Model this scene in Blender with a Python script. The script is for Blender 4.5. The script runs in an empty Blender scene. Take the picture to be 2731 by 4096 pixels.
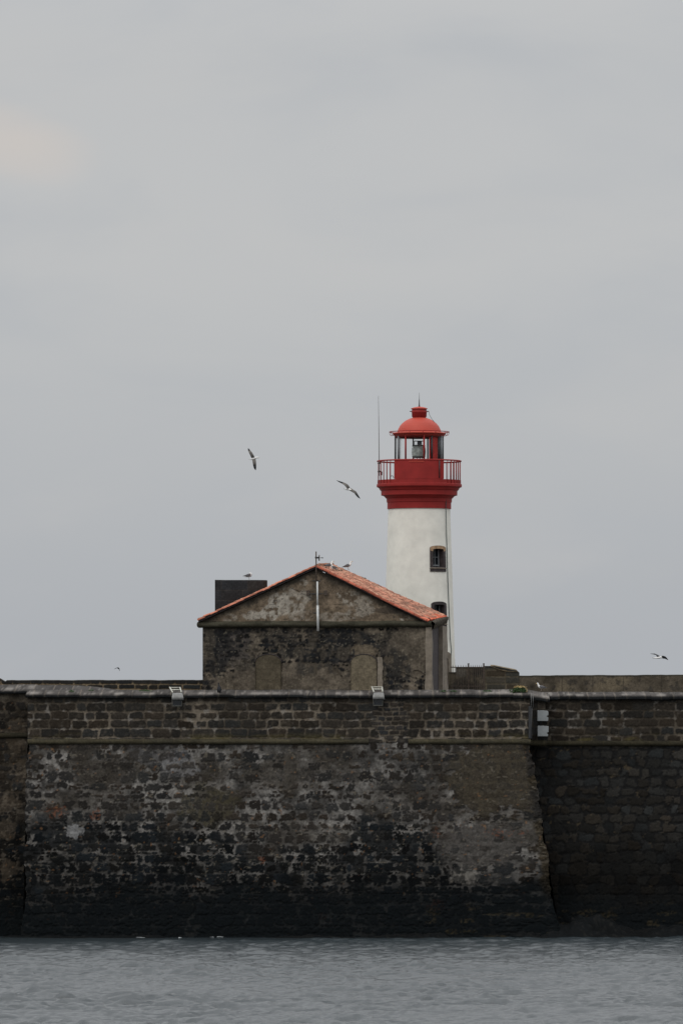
import bpy, math
import numpy as np
from mathutils import Vector, Matrix

# ------------------------------------------------------------------ camera, world, sun
F, CX, YH, H = 24000.0, 1365.5, 2850.0, 12.8      # photo pixels per unit tangent, principal column, horizon row, eye height
sc = bpy.context.scene
C = sc.collection
cam_d = bpy.data.cameras.new('camera'); cam = bpy.data.objects.new('camera', cam_d); C.objects.link(cam)
cam.location = (0, 0, H); cam.rotation_euler = (math.radians(90), 0, 0)
cam_d.sensor_fit = 'VERTICAL'; cam_d.sensor_height = 36; cam_d.sensor_width = 24
cam_d.lens = F / 4096 * 36
cam_d.shift_y = (YH - 2048) / 4096
cam_d.clip_start = 1; cam_d.clip_end = 30000
sc.camera = cam
sc.view_settings.view_transform = 'Standard'; sc.view_settings.look = 'None'
sc.view_settings.exposure = 0; sc.view_settings.gamma = 1
SUN_EL, SUN_AZ = math.radians(48), math.radians(-150)   # azimuth measured from +Y towards +X

w = bpy.data.worlds.new('World'); sc.world = w; w.use_nodes = True
nt = w.node_tree; nt.nodes.clear()
def N(t, typ, **kw):
    n = t.nodes.new(typ)
    for k, v in kw.items(): setattr(n, k, v)
    return n
def setin(n, **kw):
    for k, v in kw.items(): n.inputs[k].default_value = v
out = N(nt, 'ShaderNodeOutputWorld'); bg = N(nt, 'ShaderNodeBackground'); nt.links.new(bg.outputs[0], out.inputs[0])
sky = N(nt, 'ShaderNodeTexSky'); sky.sky_type = 'NISHITA'; sky.sun_disc = False
sky.sun_elevation = SUN_EL; sky.sun_rotation = SUN_AZ
tc = N(nt, 'ShaderNodeTexCoord')
sep = N(nt, 'ShaderNodeSeparateXYZ'); nt.links.new(tc.outputs['Generated'], sep.inputs[0])
def math_(t, op, a, b=None, c=None, clamp=False):
    n = N(t, 'ShaderNodeMath', operation=op); n.use_clamp = clamp
    for i, v in enumerate((a, b, c)):
        if v is None: continue
        if isinstance(v, (int, float)): n.inputs[i].default_value = v
        else: t.links.new(v, n.inputs[i])
    return n.outputs[0]
def mixc(t, fac, a, b, mode='MIX'):
    n = N(t, 'ShaderNodeMix', data_type='RGBA', blend_type=mode)
    if isinstance(fac, (int, float)): n.inputs[0].default_value = fac
    else: t.links.new(fac, n.inputs[0])
    for i, v in ((6, a), (7, b)):
        if isinstance(v, (tuple, list)): n.inputs[i].default_value = (*v, 1) if len(v) == 3 else v
        else: t.links.new(v, n.inputs[i])
    return n.outputs[2]
def maprange(t, v, a, b, c=0., d=1., smooth=False):
    n = N(t, 'ShaderNodeMapRange'); 
    if smooth: n.interpolation_type = 'SMOOTHSTEP'
    t.links.new(v, n.inputs[0])
    for i, x in enumerate((a, b, c, d)): n.inputs[i+1].default_value = x
    return n.outputs[0]
def mapping(t, src, scale, loc=(0, 0, 0), rot=(0, 0, 0)):
    n = N(t, 'ShaderNodeMapping'); t.links.new(src, n.inputs[0])
    n.inputs['Scale'].default_value = scale; n.inputs['Location'].default_value = loc; n.inputs['Rotation'].default_value = rot
    return n.outputs[0]
def noise(t, vec, scale, detail=4., rough=.5, dist=0.):
    n = N(t, 'ShaderNodeTexNoise'); t.links.new(vec, n.inputs['Vector'])
    setin(n, Scale=scale, Detail=detail, Roughness=rough, Distortion=dist)
    return n.outputs[0]
Z = sep.outputs[2]
base = mixc(nt, maprange(nt, Z, .0, .085, smooth=True), (.415, .435, .466), (.522, .527, .532))
# soft banks of stratus
n1 = noise(nt, mapping(nt, tc.outputs['Generated'], (14, 14, 42), rot=(0, .16, 0)), 1.0, 5, .5, .4)
base = mixc(nt, maprange(nt, n1, .40, .70, 0, .5, True), base, (.435, .457, .488))
n2 = noise(nt, mapping(nt, tc.outputs['Generated'], (20, 20, 46), (3, 1, 7)), 1.0, 4, .5, .3)
base = mixc(nt, maprange(nt, n2, .48, .80, 0, .28, True), base, (.555, .545, .535))
# gap in the cloud letting warm light through, upper left
bx = math_(nt, 'MULTIPLY', math_(nt, 'ADD', sep.outputs[0], .0560), 1/.0150)
bz = math_(nt, 'MULTIPLY', math_(nt, 'SUBTRACT', math_(nt, 'ADD', Z, math_(nt, 'MULTIPLY', sep.outputs[0], .22)), .0825), 1/.0068)
rr = math_(nt, 'ADD', math_(nt, 'MULTIPLY', bx, bx), math_(nt, 'MULTIPLY', bz, bz))
rr = math_(nt, 'ADD', rr, math_(nt, 'MULTIPLY', math_(nt, 'SUBTRACT', n1, .5), 2.2))
front = math_(nt, 'GREATER_THAN', sep.outputs[1], 0)
base = mixc(nt, math_(nt, 'MULTIPLY', maprange(nt, rr, 1.25, -.6, 0, .85, True), front), base, (.60, .555, .52))
up = math_(nt, 'ADD', 1.0, math_(nt, 'MULTIPLY', maprange(nt, Z, .11, .80), 1.9))
cloud = N(nt, 'ShaderNodeVectorMath', operation='SCALE'); nt.links.new(base, cloud.inputs[0]); nt.links.new(up, cloud.inputs[3])
clear = N(nt, 'ShaderNodeVectorMath', operation='SCALE'); nt.links.new(sky.outputs[0], clear.inputs[0]); clear.inputs[3].default_value = .08
tot = mixc(nt, .96, clear.outputs[0], cloud.outputs[0])
nt.links.new(tot, bg.inputs[0]); bg.inputs[1].default_value = 1.0

sun_d = bpy.data.lights.new('sun', 'SUN'); sun = bpy.data.objects.new('sun', sun_d); C.objects.link(sun)
sun_d.energy = .9; sun_d.angle = math.radians(35); sun_d.color = (1, .95, .88)
sd = Vector((math.sin(SUN_AZ)*math.cos(SUN_EL), math.cos(SUN_AZ)*math.cos(SUN_EL), math.sin(SUN_EL)))
sun.rotation_euler = sd.to_track_quat('Z', 'Y').to_euler()

# ------------------------------------------------------------------ helpers
def P(px, py, Y):
    """world point at distance Y that the photo shows at px, py"""
    return ((px-CX)*Y/F, Y, H+(YH-py)*Y/F)
def tag(o, label=None, cat=None, group=None, kind=None):
    if label: o['label'] = label
    if cat: o['category'] = cat
    if group: o['group'] = group
    if kind: o['kind'] = kind
    return o
def empty(name, loc, label, cat, group=None):
    o = bpy.data.objects.new(name, None); C.objects.link(o); o.location = loc; o.empty_display_size = .3
    return tag(o, label, cat, group)
def link_mesh(name, V, Fc, mat, parent=None, smooth=True, col=None, local=False):
    V = np.asarray(V, dtype=np.float64).reshape(-1, 3)
    if parent is not None and not local: V = V - np.array(parent_world(parent))
    me = bpy.data.meshes.new(name)
    if isinstance(Fc, np.ndarray) and Fc.ndim == 2:
        n, k = Fc.shape
        me.vertices.add(len(V)); me.vertices.foreach_set('co', V.astype(np.float32).ravel())
        me.loops.add(n*k); me.loops.foreach_set('vertex_index', Fc.astype(np.int32).ravel())
        me.polygons.add(n); me.polygons.foreach_set('loop_start', np.arange(0, n*k, k, dtype=np.int32))
        me.polygons.foreach_set('loop_total', np.full(n, k, dtype=np.int32))
        me.update(calc_edges=True)
    else:
        me.from_pydata([tuple(v) for v in V], [], [tuple(f) for f in Fc]); me.update()
    me.validate()
    if smooth: me.polygons.foreach_set('use_smooth', [True]*len(me.polygons))
    if col is not None:
        a = me.color_attributes.new('col', 'FLOAT_COLOR', 'POINT')
        c4 = np.ones((len(V), 4), dtype=np.float32); c4[:, :3] = col
        a.data.foreach_set('color', c4.ravel())
    if mat: me.materials.append(mat)
    o = bpy.data.objects.new(name, me); C.objects.link(o)
    if parent is not None: o.parent = parent
    return o
def parent_world(p):
    v = Vector((0, 0, 0))
    while p is not None: v += p.location; p = p.parent
    return tuple(v)
def gridfaces(nu, nv):
    i = np.arange(nu-1)[:, None]*nv + np.arange(nv-1)[None, :]
    i = i.ravel(); return np.stack([i, i+nv, i+nv+1, i+1], 1)
class MB:
    def __init__(s): s.v = []; s.f = []
    def add(s, V, Fc):
        b = len(s.v); s.v += [tuple(map(float, p)) for p in V]; s.f += [tuple(int(i)+b for i in f) for f in Fc]; return s
    def box(s, c, d, R=None, bev=0):
        x, y, z = (d[0]/2, d[1]/2, d[2]/2)
        b = min(bev, x*.9, y*.9, z*.9)
        if b <= 0:
            pts = [(sx*x, sy*y, sz*z) for sx in (-1, 1) for sy in (-1, 1) for sz in (-1, 1)]
            fc = [(0,1,3,2),(4,6,7,5),(0,4,5,1),(2,3,7,6),(0,2,6,4),(1,5,7,3)]
        else:
            pts = []
            for sx in (-1, 1):
                for sy in (-1, 1):
                    for sz in (-1, 1):
                        pts += [(sx*x, sy*(y-b), sz*(z-b)), (sx*(x-b), sy*y, sz*(z-b)), (sx*(x-b), sy*(y-b), sz*z)]
            def id_(a, b_, c_, k): return ((a*2+b_)*2+c_)*3+k
            fc = []
            for a in (0, 1):
                q = [(0,0),(1,0),(1,1),(0,1)]
                fc.append([id_(a, p, r, 0) for p, r in q]); fc.append([id_(p, a, r, 1) for p, r in q]); fc.append([id_(p, r, a, 2) for p, r in q])
            for a in (0, 1):
                for b_ in (0, 1):
                    fc.append([id_(a, b_, 0, 0), id_(a, b_, 1, 0), id_(a, b_, 1, 1), id_(a, b_, 0, 1)])
                    fc.append([id_(a, 0, b_, 0), id_(a, 1, b_, 0), id_(a, 1, b_, 2), id_(a, 0, b_, 2)])
                    fc.append([id_(0, a, b_, 1), id_(1, a, b_, 1), id_(1, a, b_, 2), id_(0, a, b_, 2)])
                    for c_ in (0, 1): fc.append([id_(a, b_, c_, 0), id_(a, b_, c_, 1), id_(a, b_, c_, 2)])
        M = R if R is not None else Matrix.Identity(3)
        return s.add([Vector(c)+M @ Vector(p) for p in pts], fc)
    def loft(s, rings, cap=True, closed=True):
        n = len(rings[0]); b = len(s.v)
        for r in rings: s.v += [tuple(map(float, p)) for p in r]
        for i in range(len(rings)-1):
            for j in range(n if closed else n-1):
                k = (j+1) % n
                s.f.append((b+i*n+j, b+i*n+k, b+(i+1)*n+k, b+(i+1)*n+j))
        if cap and closed:
            s.f.append(tuple(b+j for j in reversed(range(n)))); s.f.append(tuple(b+(len(rings)-1)*n+j for j in range(n)))
        return s
    def tube(s, pts, r, n=8):
        pts = [Vector(p) for p in pts]; rs = r if isinstance(r, (list, tuple)) else [r]*len(pts)
        rings = []
        prev = None
        for i, p in enumerate(pts):
            t = (pts[min(i+1, len(pts)-1)]-pts[max(i-1, 0)]).normalized()
            if prev is None: a = t.orthogonal().normalized()
            else: a = (prev-t*prev.dot(t)).normalized()
            prev = a; b = t.cross(a)
            rings.append([p+(a*math.cos(2*math.pi*k/n)+b*math.sin(2*math.pi*k/n))*rs[i] for k in range(n)])
        return s.loft(rings)
    def lathe(s, prof, c, n=64, a0=0, a1=2*math.pi):
        full = abs(a1-a0-2*math.pi) < 1e-6; m = n if full else n+1
        b = len(s.v)
        for r, z in prof:
            for k in range(m):
                a = a0+(a1-a0)*k/n; s.v.append((c[0]+r*math.sin(a), c[1]-r*math.cos(a), c[2]+z))
        for i in range(len(prof)-1):
            for k in range(n):
                k2 = (k+1) % m
                s.f.append((b+i*m+k, b+i*m+k2, b+(i+1)*m+k2, b+(i+1)*m+k))
        return s
    def prism(s, poly, y0, y1):     # poly of (x,z) extruded in y
        n = len(poly); 
        return s.loft([[(x, y0, z) for x, z in poly], [(x, y1, z) for x, z in poly]])
    def build(s, name, mat, parent=None, smooth=False, local=False):
        return link_mesh(name, s.v, s.f, mat, parent, smooth, local=local)
# numpy value noise
_T = np.random.default_rng(11).random((512, 512))
def vn(x, y, seed=0):
    x = x+seed*37.17; y = y+seed*17.31
    xi = np.floor(x).astype(int); yi = np.floor(y).astype(int); fx = x-xi; fy = y-yi
    fx = fx*fx*(3-2*fx); fy = fy*fy*(3-2*fy)
    g = lambda a, b: _T[a % 512, b % 512]
    return (g(xi, yi)*(1-fx)+g(xi+1, yi)*fx)*(1-fy)+(g(xi, yi+1)*(1-fx)+g(xi+1, yi+1)*fx)*fy
def fbm(x, y, seed=0, o=4, gain=.5):
    s = 0; a = 1; t = 0
    for i in range(o):
        s = s+a*vn(x, y, seed+i*5); t += a; a *= gain; x = x*2.03; y = y*2.03
    return s/t
def ss(x, a, b):
    t = np.clip((x-a)/(b-a), 0, 1); return t*t*(3-2*t)
def mix(a, b, t):
    t = np.asarray(t)[..., None]; return a*(1-t)+np.asarray(b)*t

# ------------------------------------------------------------------ materials
MATS = {}
def pmat(name, col, rough=.7, metal=0., spec=.35, var=0., vscale=3., bump=0., bscale=30., tint=None, trans=0., alpha=None, vdet=5):
    m = bpy.data.materials.new(name); m.use_nodes = True; t = m.node_tree
    b = t.nodes['Principled BSDF']; tcn = N(t, 'ShaderNodeTexCoord')
    setin(b, Roughness=rough, Metallic=metal); b.inputs['Specular IOR Level'].default_value = spec
    if var > 0:
        dk = tuple(c*(1-var) for c in col); lt = tuple(min(1, c*(1+var)) for c in col)
        if tint: dk = tint
        n_ = noise(t, tcn.outputs['Object'], vscale, vdet, .62)
        t.links.new(mixc(t, maprange(t, n_, .34, .66, 0, 1), dk, lt), b.inputs['Base Color'])
    else: b.inputs['Base Color'].default_value = (*col, 1)
    if bump > 0:
        bn = N(t, 'ShaderNodeBump'); setin(bn, Strength=bump, Distance=.02)
        t.links.new(noise(t, tcn.outputs['Object'], bscale, 4, .6), bn.inputs['Height']); t.links.new(bn.outputs[0], b.inputs['Normal'])
    if trans: b.inputs['Transmission Weight'].default_value = trans
    return m
def vmat(name, rough=.95, spec=.06, grain=.35, gs=9., bump=.5):
    """colour of each stone, joint and patch stored on the surface, broken up with fine procedural grain"""
    m = bpy.data.materials.new(name); m.use_nodes = True; t = m.node_tree
    b = t.nodes['Principled BSDF']; tcn = N(t, 'ShaderNodeTexCoord'); at = N(t, 'ShaderNodeAttribute', attribute_name='col')
    n_ = noise(t, tcn.outputs['Object'], gs, 6, .7)
    g = N(t, 'ShaderNodeCombineColor'); mr = maprange(t, n_, .3, .7, 1-grain, 1+grain)
    for i in range(3): t.links.new(mr, g.inputs[i])
    t.links.new(mixc(t, 1., at.outputs['Color'], g.outputs[0], 'MULTIPLY'), b.inputs['Base Color'])
    setin(b, Roughness=rough); b.inputs['Specular IOR Level'].default_value = spec
    bn = N(t, 'ShaderNodeBump'); setin(bn, Strength=bump, Distance=.03)
    t.links.new(n_, bn.inputs['Height']); t.links.new(bn.outputs[0], b.inputs['Normal'])
    return m
M_st = vmat('masonry')
M_tile = vmat('clay_tile', grain=.25, gs=14)
M_white = pmat('lime_wash', (.695, .685, .625), .85, spec=.2, var=.09, vscale=1.1, bump=.35, bscale=6)
M_red = pmat('red_paint', (.25, .021, .019), .6, spec=.2, var=.12, vscale=1.6, bump=.1, bscale=12)
M_dome = pmat('orange_red_paint', (.40, .058, .038), .55, spec=.25, var=.07, vscale=1.2, bump=.05)
M_dark = pmat('dark_steel', (.035, .036, .038), .55, metal=.3, var=.2)
M_grey = pmat('grey_steel', (.17, .17, .165), .55, metal=.2, var=.18, vscale=5)
M_boxg = pmat('galvanised_grey', (.23, .245, .25), .6, metal=.1, var=.1, vscale=3)
M_pale = pmat('weathered_pale_paint', (.42, .42, .37), .7, var=.12, vscale=8)
M_pipe = pmat('white_pipe', (.50, .51, .50), .5, var=.14, vscale=4)
M_rust = pmat('rusty_iron', (.06, .045, .035), .8, var=.35, vscale=8)
M_sandst = pmat('sandstone', (.30, .20, .12), .9, var=.3, vscale=5, bump=.4)
M_basalt = pmat('dark_basalt', (.04, .033, .034), .85, var=.35, vscale=6, bump=.4)
M_pil = pmat('worn_render', (.17, .145, .115), .9, var=.28, vscale=2.5, bump=.5, bscale=10)
M_glassd = pmat('dark_window_glass', (.012, .016, .02), .15, spec=.5)
M_door = pmat('blue_grey_door', (.05, .065, .085), .6, var=.2)
M_frame = pmat('grey_window_frame', (.19, .2, .21), .6, var=.1)
M_terr = pmat('terrace_gravel', (.11, .10, .09), .95, var=.3, vscale=2)
M_leaf = pmat('green_leaves', (.035, .07, .022), .6, var=.4, vscale=9)
M_flower = pmat('yellow_flowers', (.40, .30, .14), .7, var=.25, vscale=20)
M_wht = pmat('white_feathers', (.72, .71, .69), .8, var=.06, vscale=12)
M_gul = pmat('grey_feathers', (.105, .102, .108), .8, var=.12, vscale=14)
M_under = pmat('grey_underwing_feathers', (.13, .12, .11), .8, var=.25, vscale=16)  # grey underside colour of the flying gulls' wings
M_blk = pmat('black_feathers', (.012, .013, .016), .7, var=.2, vscale=14)
M_bill = pmat('yellow_bill', (.5, .33, .08), .6)
M_leg = pmat('pink_grey_leg', (.25, .2, .17), .7)
M_foam = pmat('sea_foam', (.34, .36, .37), .9, var=.2, vscale=6)
# lantern glass: nearly clear
gm = bpy.data.materials.new('lantern_glass'); gm.use_nodes = True; t = gm.node_tree
t.nodes.clear(); o_ = N(t, 'ShaderNodeOutputMaterial'); tr = N(t, 'ShaderNodeBsdfTransparent'); gl = N(t, 'ShaderNodeBsdfGlossy'); mx = N(t, 'ShaderNodeMixShader')
tr.inputs[0].default_value = (.97, .98, .975, 1); gl.inputs['Roughness'].default_value = .05
lw = N(t, 'ShaderNodeLayerWeight'); lw.inputs[0].default_value = .25
t.links.new(math_(t, 'MULTIPLY', lw.outputs['Fresnel'], .35), mx.inputs[0]); t.links.new(tr.outputs[0], mx.inputs[1]); t.links.new(gl.outputs[0], mx.inputs[2]); t.links.new(mx.outputs[0], o_.inputs[0])
M_lglass = gm
M_optic = pmat('fresnel_glass', (.52, .58, .54), .25, spec=.6, var=.4, vscale=4)

# ------------------------------------------------------------------ masonry painting
def courses(u, z, z0, z1, hmin, hmax, wmin, wmax, seed, warp=.05, wf=1.2, rnd=.09):
    """coursed stones: signed distance to the stone edge (<0 inside), three randoms per stone"""
    rng = np.random.default_rng(seed)
    uu = u+(fbm(u*wf, z*wf, seed+1, 3)-.5)*2*warp*1.6; zz = z+(fbm(u*wf*.8, z*wf, seed+2, 3)-.5)*2*warp
    zb = [z0-hmax]
    while zb[-1] < z1+hmax: zb.append(zb[-1]+rng.uniform(hmin, hmax))
    zb = np.array(zb); k = np.clip(np.searchsorted(zb, zz)-1, 0, len(zb)-2)
    sdist = np.zeros_like(u); r1 = np.zeros_like(u); r2 = np.zeros_like(u); r3 = np.zeros_like(u)
    lo, hi = u.min()-3, u.max()+3
    for r in range(len(zb)-1):
        m = k == r
        if not m.any(): continue
        n = int((hi-lo)/wmin)+4; b = lo+np.cumsum(rng.uniform(wmin, wmax, n)); ra = rng.random((3, n+1))
        idx = np.searchsorted(b, uu[m]); idx = np.clip(idx, 1, n-1)
        c = (b[idx]+b[idx-1])/2; hw = (b[idx]-b[idx-1])/2; cz = (zb[r]+zb[r+1])/2; hh = (zb[r+1]-zb[r])/2
        rr_ = np.minimum(rnd, hh*.8); qx = np.abs(uu[m]-c)-hw+rr_; qz = np.abs(zz[m]-cz)-hh+rr_
        sdist[m] = np.hypot(np.maximum(qx, 0), np.maximum(qz, 0))+np.minimum(np.maximum(qx, qz), 0)-rr_
        r1[m], r2[m], r3[m] = ra[0, idx], ra[1, idx], ra[2, idx]
    return sdist, r1, r2, r3
def blob(px, py, cx, cy, rx, ry, nz, k=.5):
    d = np.hypot((px-cx)/rx, (py-cy)/ry)+(nz-.5)*k*2
    return 1-ss(d, .8, 1.05)
def stone_cols(r1, r2, base, var=.35):
    c = np.ones((*r1.shape, 3))*np.array(base); c = c*(1+(r1[..., None]-.5)*2*var)
    tint = np.array([1.12, 1.0, .86]); cool = np.array([.88, 1.0, 1.1])
    return c*(tint*r2[..., None]+cool*(1-r2[..., None]))

def px_of(x, Y): return CX+x*F/Y
def py_of(z, Y): return YH-(z-H)*F/Y
def xr(a, b, st): return np.linspace(a, b, max(2, int(round((b-a)/st))+1))
def grid_obj(name, xs, zs, fn, parent, posfn):
    """sheet over xs x zs; fn(U,Z)->(colour, displacement); posfn(U,Z,disp)->xyz"""
    U, Zz = np.meshgrid(xs, zs, indexing='ij'); col, d = fn(U, Zz); X, Y, Z_ = posfn(U, Zz, d)
    V = np.stack([X, Y, Z_], -1).reshape(-1, 3)
    return link_mesh(name, V, gridfaces(len(xs), len(zs)), M_st, parent, True, col=col.reshape(-1, 3))

Z_CORD = H+(YH-2967)*343/F; BAT = .15
MORT = np.array([.096, .081, .063]); PALE = np.array([.21, .195, .175])

def paint_parapet(seed, main=True, z1=None):
    def fn(U, Zz):
        px, py = px_of(U, 343), py_of(Zz, 343)
        s, r1, r2, r3 = courses(U, Zz, 11.0, 14, .44, .56, .55, 1.3, seed, .07, 1.3, .15)
        n = fbm(U*5, Zz*5, seed+3); nl = fbm(U*.35, Zz*.5, seed+8)
        gap = .026+.035*r3+.06*ss(nl, .45, .75)*ss(r3, .3, 1)
        e = s+gap+(n-.5)*.13
        m = 1-ss(e, -.02, .02)
        st = stone_cols(r1, r2, (.0265, .0235, .0205), .3)
        mo = MORT*(.45+1.0*n[..., None])*(.7+.8*ss(nl, .35, .7)[..., None])
        if not main: mo = mo*.6; st = st*.85
        mo = mix(mo, PALE*1.0, ss(fbm(U*2.2, Zz*2.2, seed+9), .60, .74)*.6)
        col = mix(mo, st, m*(1-.25*ss(fbm(U*6, Zz*6, seed+19, 3), .5, .8)))
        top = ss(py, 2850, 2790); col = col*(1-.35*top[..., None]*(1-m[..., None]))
        # patched area over the break in the cordon
        if main:
            b = blob(px, py, 1560, 2880, 75, 95, n, .6); s2, q1, q2, q3 = courses(U, Zz, 11, 14, .22, .32, .3, .7, seed+30, .07, 2)
            m2 = 1-ss(s2+.03+(n-.5)*.08, -.02, .02); col = mix(col, mix(MORT*(.5+1.1*n[..., None]), stone_cols(q1, q2, (.03, .028, .027)), m2), b); m = m*(1-b)+m2*b
        yel = ss(fbm(U*.8, Zz*3, seed+12), .56, .7)*ss(py, 2925, 2960); col = mix(col, (.085, .072, .03), yel*.6)
        d = m*(.03+.02*r3)+(n-.5)*.03
        return col, d
    return fn

def paint_lower(seed, kind):
    def fn(U, Zz):
        px, py = px_of(U, 343), py_of(Zz, 343)
        n = fbm(U*4.5, Zz*4.5, seed+3, 5); nm = fbm(U*1.1, Zz*1.3, seed+4, 4); nl = fbm(U*.32, Zz*.42, seed+5, 4); nh = fbm(U*11, Zz*11, seed+6, 3)
        s, r1, r2, r3 = courses(U, Zz, -1, 12, .46, .68, .46, 1.0, seed, .19, 1.4, .22)
        low = ss(py+(nl-.5)*420+(nm-.5)*160, 3270, 3400)          # heavy dark rubble lower down
        if kind == 'main': low = np.clip(low+.5*blob(px, py, 560, 3400, 420, 160, nl, .6)-.6*blob(px, py, 1920, 3380, 220, 170, nl, .5), 0, 1)
        cov = .50+1.1*(nl-.5)-.25*low
        if kind == 'main': cov = cov+.15*blob(px, py, 1250, 3130, 520, 200, nl, .5)+.3*blob(px, py, 1900, 3380, 230, 170, nl, .5)
        if kind == 'left': cov = cov-.35
        if kind == 'right': cov = cov-.5
        gap = .045+.12*(.25+.75*r3)*np.clip(cov+.35, 0, 1.2)
        buried = ss(cov*.8+r1*.6, .92, 1.08)*(1-low)
        e = s+gap+(n-.5)*.18+(nh-.5)*.10
        m = (1-ss(e, -.03, .03))*(1-buried); m = m*(1-.5*ss(nh, .68, .8))
        s_2, p1, p2, p3 = courses(U, Zz, -1, 12, .17, .26, .16, .36, seed+200, .09, 2.5, .08)
        m = np.maximum(m, (1-ss(s_2+.035+(nh-.5)*.06, -.02, .02))*(p1 > .70-.22*low)*(1-buried*.5))
        st = mix(stone_cols(r2, r3, (.0235, .0210, .0190), .35), stone_cols(r2, r3, (.0085, .0095, .0102), .5), low)
        mo = np.array([.118, .112, .104])*(.0+1.85*(.45*n+.55*nh)[..., None])*(.35+1.0*ss(nm, .28, .78)[..., None])
        mo = mix(mo, np.array([.034, .029, .023])*(.5+n[..., None]), ss(fbm(U*.5+5, Zz*.6, seed+61, 3), .46, .60)*.55*(1-low))
        blk = low*ss(fbm(U*1.4+3, Zz*1.9, seed+71, 4), .44, .54)
        mo = mix(mo, np.array([.011, .012, .0125])*(.5+n[..., None]), blk*.92)
        if kind == 'right':
            st = stone_cols(r1, r2, (.017, .0162, .0150), .4); mo = np.array([.009, .009, .009])*(.6+1.*n[..., None])
            mo = mix(mo, np.array([.07, .055, .035]), ss(fbm(U*3, Zz*3.5, seed+22), .70, .80)*.6)
            st = mix(st, st*1.3, ss(px, 2400, 2650)*(1-ss(py, 3200, 3400)))
        if kind == 'left': mo = mo*np.array([1.05, .95, .82])*.55; st = st*.75
        col = mix(mo, st, m)
        d = m*(.02+.035*r2)+(n-.5)*.035-(nh-.5)*.02
        if kind == 'main':
            # old render still clinging in sheets
            for (cx, cy, rx, ry, c, k) in ((1965, 3110, 170, 165, (.050, .042, .030), 1.5), (400, 3070, 230, 95, (.036, .031, .025), .8), (830, 3220, 120, 110, (.046, .040, .026), .9),
                                           (1160, 3095, 190, 90, (.045, .038, .030), .45), (1900, 3370, 150, 100, (.062, .057, .052), 1.1), (1850, 3500, 60, 45, (.15, .14, .125), .9), (640, 3010, 130, 60, (.085, .085, .088), .5),
                                           (720, 3060, 90, 60, (.15, .148, .15), .6), (1330, 3330, 110, 50, (.10, .092, .08), .6)):
                b = np.clip(ss(blob(px, py, cx, cy, rx, ry, .5*nm+.3*n+.1, .9), .3, .6)*k*(.45+.55*ss(n, .35, .55)), 0, .95)
                col = mix(col, np.array(c)*(.55+.7*(.5*n+.5*nh)[..., None]), b*(1-(.72 if k < 1 else .4)*m)); d = d*(1-b*.75)+.05*b
            # hole edge, buttress quoins
            q = ss(px+(nm-.5)*30, 2075, 2100)*(1-ss(py, 3560, 3640)); col = mix(col, mix(np.array([.020, .019, .018])*np.ones(3), (.034, .027, .017), ss(nm, .45, .62))*(.5+n[..., None]), q*.85); d = d*(1-q*.5)+q*(nh-.5)*.2
            q = 1-ss(px, 60, 130); s4, a1, a2, a3 = courses(U, Zz, -1, 12, .40, .5, .8, 1.4, seed+50, .03)
            m4 = 1-ss(s4+.04+(n-.5)*.05, -.02, .02); q = q*ss(py, 3240, 3300)
            col = mix(col, mix(np.array([.06, .055, .05])*np.ones(3), stone_cols(a1, a2, (.020, .021, .023)), m4), q)
            for (cx, cy, rx, ry) in ((230, 3245, 50, 22), (390, 3255, 26, 24), (1050, 3440, 14, 12), (1745, 3330, 20, 26), (1990, 3330, 62, 16), (1745, 3620, 40, 24), (1290, 3660, 18, 16)):
                b = blob(px, py, cx, cy, rx, ry, n, .9); col = mix(col, np.array([.11, .045, .026])*(.5+n[..., None]), b*.7*ss(nh, .45, .65))
            col = mix(col, np.array([.17, .17, .17])*(.6+.6*n[..., None]), blob(px, py, 300, 3325, 32, 34, n, .7)*.9)
        if kind == 'left':
            for (cx, cy, rx, ry) in ((60, 2960, 40, 60), (20, 3210, 60, 40), (20, 3320, 40, 50), (90, 3080, 40, 60), (30, 3480, 40, 50)):
                b = blob(px, py, cx, cy, rx, ry, n, .7); col = mix(col, np.array([.11, .085, .06])*(.5+n[..., None]), b*.30); d = d*(1-b*.3)
        # ochre and pale flecks
        fl = ss(fbm(U*4, Zz*7, seed+31, 3), .74, .80); col = mix(col, np.array([.13, .115, .09]), fl*.5*(1-ss(py, 3600, 3700))*(kind != 'right'))
        fo = ss(fbm(U*5, Zz*6, seed+33, 2), .83, .88); col = mix(col, np.array([.16, .085, .04]), fo*.5*(kind != 'right'))
        # weed and wet tide band
        tide = ss(py+(nm-.5)*300+(nl-.5)*260, 3400, 3600)
        if kind == 'right': tide = ss(py+(nm-.5)*200, 3250, 3560)
        col = col*(1-.62*tide[..., None]); col = mix(col, np.array([.0045, .006, .007]), ss(py+(nm-.5)*150+(nl-.5)*150, 3500, 3640)*.85)
        col = mix(col, np.array([.035, .028, .016])*(.5+n[..., None]), ss(fbm(U*.9, Zz*3.2, seed+40, 3), .60, .70)*ss(py, 3590, 3650)*.5*ss(px, 1500, 1800)*ss(nh, .4, .6))
        return col, d
    return fn

def battered(Y0, zc):
    def f(U, Zz, d):
        k = np.clip(zc-Zz, 0, None)*BAT
        return U, Y0-k-d, Zz
    return f
def flat(Y0): return lambda U, Zz, d: (U, Y0-d, Zz)

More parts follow.
